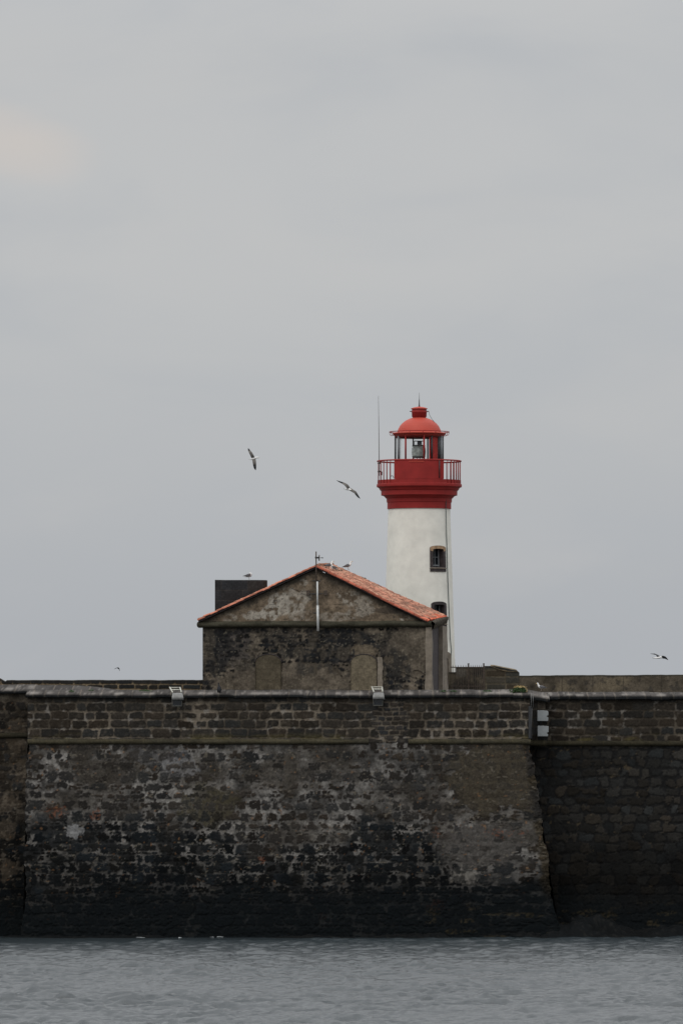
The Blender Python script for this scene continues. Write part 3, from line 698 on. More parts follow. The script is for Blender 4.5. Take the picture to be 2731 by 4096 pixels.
link_mesh('gable', np.stack([X, Y, Zz], -1).reshape(-1, 3), gridfaces(len(xs), len(ts))[:, ::-1], M_st, house, True, col=col.reshape(-1, 3))
# cornice roll across the front, rounded at its left end
def roll_h(s, r, tap=1.): 
    return [HW(s, -(r*1.3*math.sin(math.pi*i/8)*tap), zcor+.01+r*1.0*math.cos(math.pi*i/8)*tap) for i in range(9)]
ss_ = np.concatenate([xr(-.05, WL+.28, .07), WL+.28+np.array([.03, .05, .06])]); V = []; cc = []
for q, s in enumerate(ss_):
    tp = 1. if s <= WL+.2 else math.sqrt(max(.02, 1-((s-WL-.2)/.14)**2)); dip = .035*math.sin(s*.9)
    rg = roll_h(s, .185+.012*math.sin(s*3.3), tp); nn = fbm(np.full(9, s*2.), np.arange(9)*.4, 88, 4)
    V += [(p[0], p[1], p[2]+dip*.4) for p in rg]; cc += [tuple(np.array((.050, .047, .034))*(.35+1.2*k)) for k in nn]
link_mesh('cornice', V, gridfaces(len(ss_), 9)[:, ::-1], M_st, house, True, col=np.array(cc))
# side and back walls
def hquad(name, pts, mat): return MB().add(pts, [(0, 1, 2, 3)]).build(name, mat, house)
zs1 = zB-.25
mb = MB(); mb.add([HW(0, 0, zbase), HW(0, DEP, zbase), HW(0, DEP, zs1+.2), HW(0, 0, zs1)], [(0, 1, 2, 3)])
mb.add([HW(WL, 0, zbase), HW(WL, DEP, zbase), HW(WL, DEP, zL-.1), HW(WL, 0, zL-.1)], [(3, 2, 1, 0)])
zA2 = zA+.22
mb.add([HW(0, DEP, zbase), HW(WL, DEP, zbase), HW(WL, DEP, zL-.15), HW(sA, DEP, zA2-.25), HW(0, DEP, zs1+.2)], [(0, 1, 2, 3, 4)])
mb.build('rear_walls', M_basalt, house)
# corner pilaster and the one further back
for nm_, s0, d0, ws, wd in (('pilaster', .30, -.06, .32, .5), ('pilaster', .05, 4.3, .25, 2.6)):
    rings = []
    for zz in np.linspace(zbase, zs1+.02, 24):
        k = .02*math.sin(zz*5)+.03*math.sin(zz*2.3+1)+(.06 if zz < 15 and nm_ else 0)
        a, b, c_, e_ = (s0+k*.5, d0), (s0-ws-.04, d0-.03), (s0-ws-.04-k*.5, d0+wd), (s0, d0+wd)
        rings.append([HW(a[0], a[1], zz), HW(b[0], b[1], zz), HW(c_[0], c_[1], zz), HW(e_[0], e_[1], zz)])
    MB().loft(rings).build('pilaster', M_pil, house)
# rubble under the eaves on the right side
V = []; cc = []; xs = xr(-.1, DEP+.2, .12)
for dd in xs:
    tz = zs1+(.42)*dd/DEP
    for k, (off, dz) in enumerate(((0, -.30), (-.14, -.22), (-.24, .0), (-.26, .14), (0, .22))):
        j = .06*math.sin(dd*7+k*2.)+.04*math.sin(dd*13+k); V.append(HW(off-j, dd, tz+dz+.5*j)); cc.append(tuple(np.array((.07, .062, .05))*(.5+.9*abs(math.sin(dd*9.1+k*3)))))
link_mesh('eave_stones', V, gridfaces(len(xs), 5), M_st, house, False, col=np.array(cc))
# blind arched openings, filled in
def arch_poly(s0, s1, z0, zsp, zt_, n=14):
    pts = [(s0, z0), (s0, zsp)]; mid = (s0+s1)/2; hw = (s1-s0)/2
    for i in range(1, n): a = math.pi*i/n; pts.append((mid-hw*math.cos(a), zsp+(zt_-zsp)*math.sin(a)))
    return pts+[(s1, zsp), (s1, z0)]
for (pa, pb, ptop, psp, light) in ((1022, 1126, 2619, 2650, 1.1), (1402, 1508, 2619, 2652, 1.55)):
    s1, _ = hp(pa, 2700); s0, _ = hp(pb, 2700); zt_ = hp(pa, ptop)[1]; zsp = hp(pa, psp)[1]
    xs = xr(s0, s1, .05); ts = np.linspace(0, 1, 50); S_, T = np.meshgrid(xs, ts, indexing='ij')
    tp = zsp+(zt_-zsp)*np.sqrt(np.clip(1-((S_-(s0+s1)/2)/((s1-s0)/2))**2, 0, 1)); Zz = zbase+(tp-zbase)*T; U = -S_
    n = fbm(U*5, Zz*5, int(pa), 4); nl = fbm(U*1., Zz*.8, int(pa)+3, 3); c = np.array([.088, .074, .052])*light*(.55+.7*n[..., None])*(.7+.6*nl[..., None])
    j = ((Zz*3.2) % 1); c = c*(1-.12*(j < .12))[..., None]; c = c*(1-.5*(1-ss(np.minimum(S_-s0, s1-S_), .02, .08)))[..., None]  # side edges darkened as recess shade, painted onto the infill
    X, Y, _ = HW(S_, -.085+(n-.5)*.01, Zz); link_mesh('blind_arch', np.stack([X, Y, Zz], -1).reshape(-1, 3), gridfaces(len(xs), len(ts))[:, ::-1], M_st, house, True, col=c.reshape(-1, 3))
    # dark line over the arch, drawn in for recess shade
    mid, hw = (s0+s1)/2, (s1-s0)/2
    MB().tube([HW(mid-hw*1.03*math.cos(a), -.09, zsp+(zt_-zsp+.03)*math.sin(a)) for a in np.linspace(.0, math.pi, 18)], .026, 6).build('arch_edge', M_basalt, house, True)
# jamb stone strip right of the right-hand arch
rings = []
for zz in np.linspace(zbase, hp(1520, 2628)[1], 20):
    k = .025*math.sin(zz*6)+.02*math.sin(zz*15); a = hp(1530, 2700)[0]+k; b = hp(1510, 2700)[0]+k*.4
    rings.append([HW(a, -.10, zz), HW(b, -.10, zz), HW(b, .02, zz), HW(a, .02, zz)])
MB().loft(rings).build('jamb', M_pil, house)
# roof slopes
def tile_slope(name, A, B, D, Cc, seed, thick=.0):
    """A front ridge, B front eave, D rear eave, Cc rear ridge"""
    A, B, D, Cc = map(np.array, (A, B, D, Cc)); Lu = np.linalg.norm(B-A); Lv = np.linalg.norm(Cc-A)
    us = xr(0, 1, .05/Lu); vs = xr(0, 1, .045/Lv); Ug, Vg = np.meshgrid(us, vs, indexing='ij')
    Pp = ((1-Ug)*(1-Vg))[..., None]*A+(Ug*(1-Vg))[..., None]*B+(Ug*Vg)[..., None]*D+((1-Ug)*Vg)[..., None]*Cc
    nrm = np.cross(Cc-A, B-A); nrm = nrm/np.linalg.norm(nrm); nrm = nrm*np.sign(nrm[2])
    lu, lv = Ug*Lu, Vg*Lv; colw = .235; ci = np.floor(lv/colw+.02*np.sin(lu*3)); fv = (lv/colw) % 1; tl = .40; off = (ci % 2)*.07+.06*np.sin(ci*5.3)
    ri = np.floor((lu+off)/tl); fu = ((lu+off)/tl) % 1
    rnd = (np.sin(ci*127.1+ri*311.7+seed)*43758.5453) % 1; rnd2 = (np.sin(ci*269.5+ri*183.3+seed)*24634.6345) % 1
    h_ = .075*np.sin(math.pi*fv)+.035*fu+(rnd-.5)*.02+(fbm(lu*.6, lv*.6, seed, 3)-.5)*.14
    gap = (rnd2 > .965); h_ = h_-gap*.10
    c = np.array([.40, .185, .128])*(.62+.75*rnd[..., None]); c = mix(c, (.56, .33, .23), ss(fbm(lu*1.3, lv*1.3, seed+2), .45, .7)*.6)
    n = fbm(lu*5, lv*5, seed+3); c = mix(c, (.10, .06, .045), ss(n, .50, .66)*.65); c = mix(c, (.14, .105, .08), ss(fbm(lu*.9, lv*.9, seed+6), .52, .68)*.45); c = mix(c, (.10, .04, .03), (1-ss(fv, .06, .22))*.65); c = mix(c, (.09, .035, .025), (ss(fu, .88, .98))*.5)
    c[gap] = (.02, .016, .014)
    V = (Pp+nrm*(h_[..., None]+.03)).reshape(-1, 3)
    o = link_mesh(name, V, gridfaces(len(us), len(vs)), M_tile, house, True, col=c.reshape(-1, 3)); return o, nrm
zf = -.28
rA = np.array(HW(sA, zf, zA)); sBB, zBB = hp(1702, 2482, zf); rB = np.array(HW(sBB, zf, zBB))
YD = OY+DEP+.2; rD = np.array(P(1777, 2467, YD)); rC = np.array(HW(sA, DEP+.2, zA2)); 
sLL, zLL = hp(794, 2482, zf); lB = np.array(HW(sLL, zf, zLL)); lD = np.array(HW(sLL, DEP+.2, zLL))
_, nR = tile_slope('roof_slope', rA, rB, rD, rC, 3)
_, nL = tile_slope('roof_slope', rA, lB, lD, rC, 17)
# underside boards of the roof, closing the thickness
mb = MB(); dn = np.array((0, 0, -.10)); mb.add([rA+dn, rB+dn, rD+dn, rC+dn, lB+dn, lD+dn], [(0, 1, 2, 3), (0, 3, 5, 4)])
mb.add([rA+dn, rB+dn, rB+(0, 0, .04), rA+(0, 0, .04), lB+dn, lB+(0, 0, .04)], [(0, 1, 2, 3), (4, 0, 3, 5)]); mb.add([rB+dn, rD+dn, rD+(0, 0, .04), rB+(0, 0, .04)], [(0, 1, 2, 3)]); mb.build('roof_deck', M_basalt, house)
# barrel tiles capping both verges and the ridge
def tilerow(A, B, r, L, seed, up=.02, colr=(.46, .125, .075), end=None):
    A, B = Vector(A), Vector(B); n = max(1, int(round((B-A).length/L))); L = (B-A).length/n; n -= 1; d_ = (B-A).normalized(); sideV = d_.cross(Vector((0, 0, 1))).normalized(); upv = sideV.cross(d_)
    rng = np.random.default_rng(seed); V = []; Fc = []; cc = []
    for i in range(n+1):
        c0 = A+d_*(i*L); k = rng.uniform(.6, 1.25); jj = rng.normal(0, .012); base_c = np.array(colr)*k
        if rng.random() < .05: base_c = base_c*.15
        b = len(V)
        for e, (al, rs) in enumerate(((-.03, r*.82), (L*.5, r*.92), (L+.03, r*1.03))):
            for j in range(9):
                a = math.pi*(j-1)/7+.0
                p = c0+d_*al+sideV*(rs*math.cos(a))+upv*(rs*.85*math.sin(a)+up+jj+ (.0 if e else -.015)); V.append(tuple(p)); cc.append(tuple(base_c*(.8+.4*rng.random())))
        for e in range(2):
            for j in range(8): q = b+e*9+j; Fc.append((q, q+1, q+10, q+9))
    return V, Fc, cc
allV, allF, allC = [], [], []
for (a, b, r, L, sd_, cl) in ((rA, rB, .115, .43, 1, (.38, .115, .075)), (rA, lB, .115, .43, 2, (.42, .16, .105)), (rA+(0, 0, .03), rC+(0, 0, .03), .14, .42, 3, (.22, .10, .06)), (rC, rD, .11, .43, 5, (.40, .12, .075))):
    V, Fc, cc = tilerow(a, b, r, L, sd_, .015, cl); o_ = len(allV); allV += V; allF += [tuple(i+o_ for i in f) for f in Fc]; allC += cc
link_mesh('verge_tiles', allV, allF, M_tile, house, True, col=np.array(allC))
# eave tile ends
V_, F_, c_ = [], [], []; d_ = Vector(rD-rB); n_ = int(d_.length/.235)
dd_ = Vector(rB-rA).normalized()
for i in range(n_):
    p = Vector(rB)+d_*((i+.5)/n_); a, b, c0 = tilerow(p-dd_*.36, p+dd_*.10, .10, .42, 40+i, .03); o_ = len(V_); V_ += a; F_ += [tuple(k+o_ for k in f) for f in b]; c_ += c0
link_mesh('eave_tiles', V_, F_, M_tile, house, True, col=np.array(c_)*1.1)
# lumps of mortar and moss along the broken ridge
M_moss = pmat('mossy_mortar', (.10, .085, .06), .9, var=.5, vscale=9); rng = np.random.default_rng(4)
def lump(mb, c, r, rng, sq=.6):
    rings = []
    for i in range(1, 6):
        a = math.pi*i/6-math.pi/2; rings.append([(c[0]+r*math.cos(a)*math.cos(q)*rng.uniform(.75, 1.2), c[1]+r*math.cos(a)*math.sin(q)*rng.uniform(.75, 1.2), c[2]+r*sq*math.sin(a)*rng.uniform(.8, 1.15)) for q in np.linspace(0, 6.283, 9)[:-1]])
    mb.loft(rings)
def roofpt(px, v, up=0.):
    """point on the right slope seen near column px at fraction v back"""
    best = None
    for u in np.linspace(0, 1, 200):
        p = (1-u)*(1-v)*rA+u*(1-v)*rB+u*v*rD+(1-u)*v*rC
        q = CX+p[0]*F/p[1]
        if best is None or abs(q-px) < best[0]: best = (abs(q-px), p)
    p = best[1]; return (float(p[0]), float(p[1]), float(p[2])+up)
for px, v, r in ((1340, .5, .12), (1352, .6, .10), (1365, .8, .09), (1375, .9, .12), (1300, .2, .12), (1443, .98, .13), (1455, .98, .15), (1466, .97, .10), (1275, .03, .16), (1285, .06, .13), (1425, .97, .10)):
    mb = MB(); lump(mb, roofpt(px, v, .08), r, rng); mb.build('mortar_lump', M_moss, house, True)

# antenna mast on the gable
an = empty('antenna_mast', HW(hp(1268, 2500)[0], -.2, zcor-.3), 'white pipe mast with small antenna fixed up the middle of the gable', 'antenna')
def fp(px, py, off): s, z = hp(px, py, off); return HW(s, off, z)
MB().tube([fp(1264, 2206, -.35), fp(1264.5, 2290, -.35), fp(1265, 2345, -.35)], .035, 8).build('upper_pole', M_rust, an, True)
MB().tube([fp(1269, 2326, -.36), fp(1270, 2430, -.36)], .055, 10).tube([fp(1270, 2422, -.36), fp(1272, 2524, -.36)], .072, 10).build('white_pipe', M_pipe, an, True)
for py, w2 in ((2324, 17), (2376, 20), (2452, 12)):
    MB().tube([fp(1266-w2, py, -.26), fp(1266+w2, py, -.26)], .032, 6).build('bracket', M_dark, an)
for a in (1233, 1302):
    q = fp(a, 2372, -.15); MB().box(q, (.22, .12, .30), bev=.03).build('junction_box', M_rust, an); MB().tube([fp(a, 2374, -.2), fp(1266, 2376, -.24)], .015, 5).build('cable', M_dark, an)
aa = MB().tube([fp(1260, 2230, -.35), fp(1276, 2231, -.35)], .05, 8).tube([fp(1274, 2231, -.35), fp(1292, 2231.5, -.35)], .014, 6).tube([fp(1286, 2231, -.35), fp(1292.5, 2231.5, -.35)], .026, 6)
aa.build('antenna_arm', M_dark, an, True)
mb = MB(); mb.tube([fp(1277, 2219, -.35), fp(1275.5, 2231, -.35), fp(1276.5, 2243, -.35)], [.03, .045, .035], 8); mb.tube([fp(1277, 2220, -.55), fp(1276, 2231, -.40)], .02, 5); mb.build('antenna_panel', M_grey, an, True)

# ------------------------------------------------------------------ lighthouse
TY = 360.0; TK = TY/F; TX = (1676-CX)*TK
def tz(py): return H+(YH-py)*TK
TB = 13.8
lh = empty('lighthouse', (TX, TY, TB), 'round white lighthouse with red gallery and lantern, behind the tiled house', 'lighthouse')
def zrad(z):      # white tower radius at height
    y = YH-(z-H)/TK; return (123.5+max(0, y-2033)*.0322)*TK
def cyl(az, z, off=0.): r = zrad(z)+off; return (TX+r*math.sin(az), TY-r*math.cos(az), z)
AZ = math.radians(35)
wins = [(tz(2289), tz(2194.6), tz(2185), 16.8, 11.5, tz(2270), tz(2202), tz(2198)), (tz(2512), tz(2418), tz(2408), 15.5, 10.5, tz(2492), tz(2424), tz(2420)), (TB, tz(2622), tz(2604), 22, 14.5, TB+.05, tz(2640), tz(2628))]
naz = 144; azs = np.linspace(0, 2*math.pi, naz+1)[:-1]
hz = []
for w_ in wins: hz += [w_[5]-.02, w_[7]+.04]
zs = sorted(set(list(np.linspace(TB, tz(2033), 60))+hz)); V = [cyl(a, z) for z in zs for a in azs]; Fc = []
for i in range(len(zs)-1):
    zm = (zs[i]+zs[i+1])/2
    for k in range(naz):
        a = (k+.5)*2*math.pi/naz; hole = False
        for w_ in wins:
            if w_[5]-.02 <= zm <= w_[7]+.04 and abs(a-AZ) < math.radians(w_[4]+2.6): hole = True
        if not hole: Fc.append((i*naz+k, i*naz+(k+1) % naz, (i+1)*naz+(k+1) % naz, (i+1)*naz+k))
link_mesh('tower', V, Fc, M_white, lh, True)
def arch_out(hw, z0, zsp, ztop, n=12):
    pts = [(-hw, z0), (-hw, (z0+zsp)/2), (-hw, zsp)]
    for i in range(1, n): a = math.pi*i/n; pts.append((-hw*math.cos(a), zsp+(ztop-zsp)*math.sin(a)))
    return pts+[(hw, zsp), (hw, (z0+zsp)/2), (hw, z0)]
for wi, (zb, zsp, ztp, ow, iw, izb, izs, izt) in enumerate(wins):
    ow, iw = math.radians(ow), math.radians(iw); O = arch_out(ow, zb, zsp, ztp); I = arch_out(iw, izb, izs, izt)
    if wi < 2: O = O+[(q*ow, zb) for q in (.5, 0, -.5)]; I = I+[(q*iw, izb) for q in (.5, 0, -.5)]
    nm_ = 'door_surround' if wi == 2 else 'window_surround'
    mb = MB(); n = len(O); f_ = .05 if wi < 2 else .12
    rings = [[cyl(AZ+a, z, -.02) for a, z in O], [cyl(AZ+a, z, f_) for a, z in O], [cyl(AZ+a, z, f_) for a, z in I], [cyl(AZ+a*.96, z, -.42) for a, z in I]]
    mb.loft(rings, cap=False, closed=(wi < 2))
    mat = M_sandst if wi == 2 else M_basalt
    sur = mb.build(nm_, M_basalt if wi < 2 else M_pil, lh)
    if wi == 0:     # sandstone arch voussoirs
        O2 = [p for p in O if p[1] > zsp-.18]; hwk = []
        A_ = arch_out(ow*.99, zsp-.15, zsp+.005, ztp-.005); B_ = arch_out(iw*1.0, izs-.10, izs, izt+.01)
        MB().loft([[cyl(AZ+a, z, .053) for a, z in A_], [cyl(AZ+a, z, .066) for a, z in A_], [cyl(AZ+a, z, .066) for a, z in B_], [cyl(AZ+a, z, .0) for a, z in B_]], cap=False, closed=False).build('sandstone_arch', M_sandst, sur)
    mb = MB(); q = [cyl(AZ+a*1.02, z, -.40) for a, z in I]; mb.add(q, [tuple(range(len(q)))])
    mb.build('pane' if wi < 2 else 'door', M_glassd if wi < 2 else M_door, sur)
    mb = MB(); o_ = -.36
    if wi < 2:
        mb.tube([cyl(AZ, izb, o_), cyl(AZ, izt, o_)], .022, 4); zm = (izb+izt)/2+.05; mb.tube([cyl(AZ-iw, zm, o_), cyl(AZ+iw, zm, o_)], .02, 4)
        for s__ in (-1, 1): mb.tube([cyl(AZ+s__*iw*.92, izb, o_), cyl(AZ+s__*iw*.92, izs, o_)], .035, 4)
        mb.tube([cyl(AZ-iw*.95, izb+.09, o_+.02), cyl(AZ+iw*.95, izb+.09, o_+.02)], .055, 4); mb.build('window_frame', M_frame, sur)
    else:
        for a in (-.3, .35): mb.tube([cyl(AZ+a*iw, izb, o_), cyl(AZ+a*iw, izs, o_)], .03, 4)
        mb.build('door_frame', M_frame, sur)
    if wi < 2:
        MB().loft([[cyl(AZ+a, zb+.16, f_-.01) for a in np.linspace(-ow*1.01, ow*1.01, 9)], [cyl(AZ+a, zb+.20, f_+.05) for a in np.linspace(-ow*1.01, ow*1.01, 9)], [cyl(AZ+a, zb+.24, f_-.01) for a in np.linspace(-ow*1.01, ow*1.01, 9)]], cap=False, closed=False).build('sill', M_pil, sur)
# cable down the shaft
cb = [(1783, 1985), (1781, 2033), (1784, 2150), (1789, 2320), (1794, 2450), (1799, 2560), (1803, 2600), (1800, 2680), (1799, 2750)]
def on_shaft(px, py, off):
    z = tz(py); r = (zrad(z) if py > 2033 else 127*TK)+off; x = (px-1676)*TK; return (TX+x, TY-math.sqrt(max(0, r*r-x*x)), z)
MB().tube([on_shaft(px, py, .04) for px, py in cb], .022, 6).build('cable', pmat('green_black_cable', (.02, .045, .045), .6), lh, True)
# corbelled red gallery
k = TK
prof = [(123.3, 2036), (127.5, 2036), (127.5, 2010.5), (130.0, 2009.5), (130.8, 1996), (130.8, 1995), (134, 1993), (138, 1988), (143, 1984), (148, 1983), (152, 1982), (152.5, 1964), (154, 1962.5), (157, 1961), (160, 1954), (166, 1949.5), (169, 1949), (170, 1947), (170, 1938.5), (168.5, 1937), (166, 1936), (90, 1934)]
MB().lathe([(r*k, tz(y)) for r, y in prof], (TX, TY, 0), 96).build('gallery', M_red, lh, True).data.polygons.foreach_set('use_smooth', [False]*0) if False else None
g = MB().lathe([(r*k, tz(y)) for r, y in prof], (TX, TY, 0), 96).build('gallery', M_red, lh, False)
for p in g.data.polygons: p.use_smooth = False
# railing
RR = 166.5*k; zd = tz(1936.5); zrail = tz(1845)
rl = empty('railing', (0, 0, 0), None, None); 
C.objects.unlink(rl); bpy.data.objects.remove(rl)
MB().lathe([((166.2)*k, tz(1936)), (166.6*k, tz(1936)), (166.6*k, tz(1921.5)), (166.2*k, tz(1921.5)), (166.2*k, tz(1936))], (TX, TY, 0), 96).build('kick_plate', M_red, lh)
def ringtube(name, R, z, r, mat, parent, cx=TX, cy=TY, n=96, m=8):
    V = []; Fc = []
    for i in range(n):
        a = 2*math.pi*i/n
        for j in range(m):
            b = 2*math.pi*j/m; rr_ = R+r*math.cos(b); V.append((cx+rr_*math.sin(a), cy-rr_*math.cos(a), z+r*math.sin(b)))
    for i in range(n):
        for j in range(m): Fc.append((i*m+j, ((i+1) % n)*m+j, ((i+1) % n)*m+(j+1) % m, i*m+(j+1) % m))
    return link_mesh(name, V, Fc, mat, parent, True)
ringtube('handrail', RR, zrail, .045, M_red, lh)
mb = MB()
nb = 50
fa = [-78, -67, -58.5, -51, -44, 41.7, 48.7, 55.9, 62.7, 70, 79]
for i, deg in enumerate(fa+[180-q for q in fa]+[180-q for q in range(-36, 36, 8)]):
    a = math.radians(deg)
    x, y = TX+RR*math.sin(a), TY-RR*math.cos(a); mbb = MB().tube([(x, y, zd), (x, y, zrail)], .021 if i % 6 else .032, 6); mbb.build('baluster', M_red, lh, True)
a0, a1 = math.radians(-37), math.radians(35)
MB().lathe([(RR-.02, tz(1921)), (RR+.012, tz(1921)), (RR+.012, zrail-.01), (RR-.02, zrail-.01), (RR-.02, tz(1921))], (TX, TY, 0), 40, a0, a1).build('solid_panel', M_red, lh, False)
MB().lathe([(RR+.013, tz(1854)), (RR+.04, tz(1854)), (RR+.04, tz(1850.5)), (RR+.013, tz(1850.5))], (TX, TY, 0), 20, math.radians(-15), math.radians(6)).build('panel_trim', M_dome, lh)
MB().tube([(TX+RR*math.sin(.49)+.0, TY-RR*math.cos(.49)-.05, tz(1848)), (TX+RR*math.sin(.49), TY-RR*math.cos(.49)-.05, tz(1918))], .03, 6).build('downpipe', M_dark, lh, True)
# lantern room
M_red2 = pmat('red_screen_paint', (.36, .03, .025), .6, spec=.2, var=.08)
LR = 96*k; LX = TX-1.8*k*0
zl0, zl1 = tz(1934), tz(1747)
MB().lathe([(LR-.01, tz(1934)), (LR-.01, tz(1850)), (LR+.03, tz(1850)), (LR+.03, tz(1846))], (TX, TY, 0), 64).build('lantern_base', M_red, lh, True)
MB().lathe([(LR-.015, tz(1846)), (LR-.015, zl1)], (TX, TY, 0), 64).build('lantern_glass', M_lglass, lh, True)
for px, far, r, mt in ((1578.5, 0, .05, M_dark), (1592.5, 0, .075, M_frame), (1620, 0, .055, M_red), (1652, 1, .04, M_dark), (1693, 0, .055, M_red), (1710.5, 1, .05, M_frame), (1724, 0, .055, M_dark), (1753, 0, .07, M_dark), (1762, 0, .10, M_frame), (1769.5, 0, .05, M_dark)):
    x = (px-1675.2)*k; x = max(-LR*.995, min(LR*.995, x)); y = math.sqrt(LR*LR-x*x)*(1 if far else -1)
    MB().tube([(TX+x, TY+y, tz(1850)), (TX+x, TY+y, zl1+.02)], r, 8).build('mullion', mt, lh, True)
MB().lathe([(LR-.05, tz(1850)), (LR-.05, zl1)], (TX, TY, 0), 16, math.radians(24), math.radians(52)).build('red_screen', M_red2, lh, True)
MB().lathe([(LR-.06, tz(1850)), (LR-.06, zl1)], (TX, TY, 0), 10, math.pi-math.radians(88), math.pi-math.radians(56)).build('dark_screen', M_frame, lh, True)
# roof of the lantern
rp = [(90, 1752), (96.5, 1752), (97, 1746), (100, 1744), (105, 1737), (107, 1734.5), (107, 1733), (104, 1731), (88, 1728.5)]
MB().lathe([(r*k, tz(y)) for r, y in rp], (TX, TY, 0), 96).build('lantern_eave', M_dome, lh, True)
MB().lathe([(r*k, tz(y)) for r, y in ((96.6, 1751.5), (97.6, 1751.5), (99, 1744.5), (105, 1737.8))], (TX, TY, 0), 96).build('eave_soffit', pmat('deep_red_paint', (.16, .018, .015), .6, var=.1), lh, True)
cp_ = np.array([(87.8, 1729), (86.2, 1722), (83, 1714), (77.5, 1704), (70, 1695), (60, 1686.5), (50, 1680), (38, 1674.5), (27, 1671)])
tt_ = np.linspace(0, 8, 33); dp = list(zip(np.interp(tt_, range(9), cp_[:, 0]), np.interp(tt_, range(9), cp_[:, 1])))
dp = [(r*k, tz(y)) for r, y in dp]; MB().lathe(dp, (TX, TY, 0), 96).build('dome', M_dome, lh, True)
vent = MB().lathe([(r*k, tz(y)) for r, y in ((26.5, 1674), (27, 1668), (29.5, 1667), (30, 1650), (31, 1649), (31, 1646.5), (29.5, 1646), (29.5, 1636))], (TX, TY, 0), 48).build('vent', M_red, lh, True)
MB().lathe([(r*k, tz(y)) for r, y in ((28, 1637), (33.5, 1636), (33, 1633.5), (20, 1629), (5, 1626.5), (0.1, 1626))], (TX, TY, 0), 48).build('vent_cap', M_dome, vent, True)
MB().tube([(TX, TY, tz(1628)), (TX, TY, tz(1620)), (TX, TY, tz(1613)), (TX, TY, tz(1600)), (TX, TY, tz(1596)), (TX, TY, tz(1570))], [.06, .035, .028, .022, .014, .006], 8).build('lightning_rod', M_dark, vent, True)
for s__ in (-1, 1): MB().tube([(TX+s__*29*k, TY, tz(1645.5)), (TX+s__*38*k, TY, tz(1645.5))], .028, 6).build('side_pin', M_rust, vent)
MB().tube([(TX+38*k, TY, tz(1645)), (TX+41*k, TY, tz(1660)), (TX+50*k, TY-.1, tz(1676)), (TX+62*k, TY-.35, tz(1692)), (TX+70*k, TY-.5, tz(1708)), (TX+76*k, TY-.6, tz(1722))], .012, 5).build('roof_wire', M_dark, lh, True)
ringtube('gutter_rail', 119*k, tz(1728), .024, M_red, lh)
for i in range(14):
    a = 2*math.pi*(i+.25)/14; pts = []
    for r, y in ((119, 1728), (118.5, 1736), (115, 1741.5), (108, 1742.5), (103, 1739)): pts.append((TX+r*k*math.sin(a), TY-r*k*math.cos(a), tz(y)))
    MB().tube(pts, .016, 5).build('rail_bracket', M_red, lh, True)
# optic
MB().lathe([(r*k, tz(y)) for r, y in ((0.1, 1832.5), (19, 1832), (24.5, 1828.5), (27.6, 1820), (28.6, 1807), (28, 1794), (25, 1785), (18, 1779.5), (.1, 1778))], (TX-2*k, TY, 0), 32).build('optic_lens', M_optic, lh, True)
for i in range(9):
    y = 1784+i*5.4; ringtube('lens_ring', 27.8*k, tz(y), .012, M_dark, lh, cx=TX-2*k, n=12, m=4) if i in (0, 8) else None
mb = MB().box((TX+1*k, TY, tz(1772)), (18*k, 18*k, 13*k), bev=.02); mb.build('optic_motor', M_frame, lh)
mb = MB()
for x in (-22, -8, 3, 12): mb.tube([(TX+x*k, TY, tz(1840)), (TX+x*k, TY, tz(1831))], .022, 5)
mb.box((TX-4*k, TY, tz(1838)), (46*k, .5, .06)); mb.box((TX-4*k, TY, tz(1880)), (30*k, .6, tz(1842)-tz(1920))); mb.build('optic_stand', M_dark, lh)
mb = MB(); mb.tube([(TX-20*k, TY+.1, tz(1764)), (TX+18*k, TY+.1, tz(1764))], .028, 5)
for x in (-20, 18): mb.tube([(TX+x*k, TY+.1, tz(1781)), (TX+x*k, TY+.1, tz(1764))], .02, 5)
mb.build('optic_hanger', M_dark, lh)
# whip antenna and its clamps, coil of cable
wx = (1515.5-1676)*k; ya = TY-math.sqrt(max(.01, RR*RR-wx*wx))-.06
MB().tube([(TX+wx-.045, ya, tz(1586)), (TX+wx-.02, ya, tz(1700)), (TX+wx, ya, tz(1846)), (TX+wx, ya, tz(1905))], [.012, .018, .028, .03], 6).build('whip_antenna', M_grey, lh, True)
for y in (1855, 1888): MB().box((TX+wx+.02, ya+.03, tz(y)), (.22, .1, .09), bev=.02).build('clamp', M_rust, lh)
MB().tube([(TX+wx+.05, ya, tz(1885)), (TX+wx+.16, ya, tz(1890)), (TX+wx+.15, ya, tz(1903))], .035, 6).build('hook', M_dark, lh, True)
MB().tube([(TX+(1566-1676+6*math.cos(a))*k, TY-1.9, tz(1915-7*math.sin(a))) for a in np.linspace(-.3, 3.4, 12)], .018, 5).build('cable_loop', M_dark, lh, True)

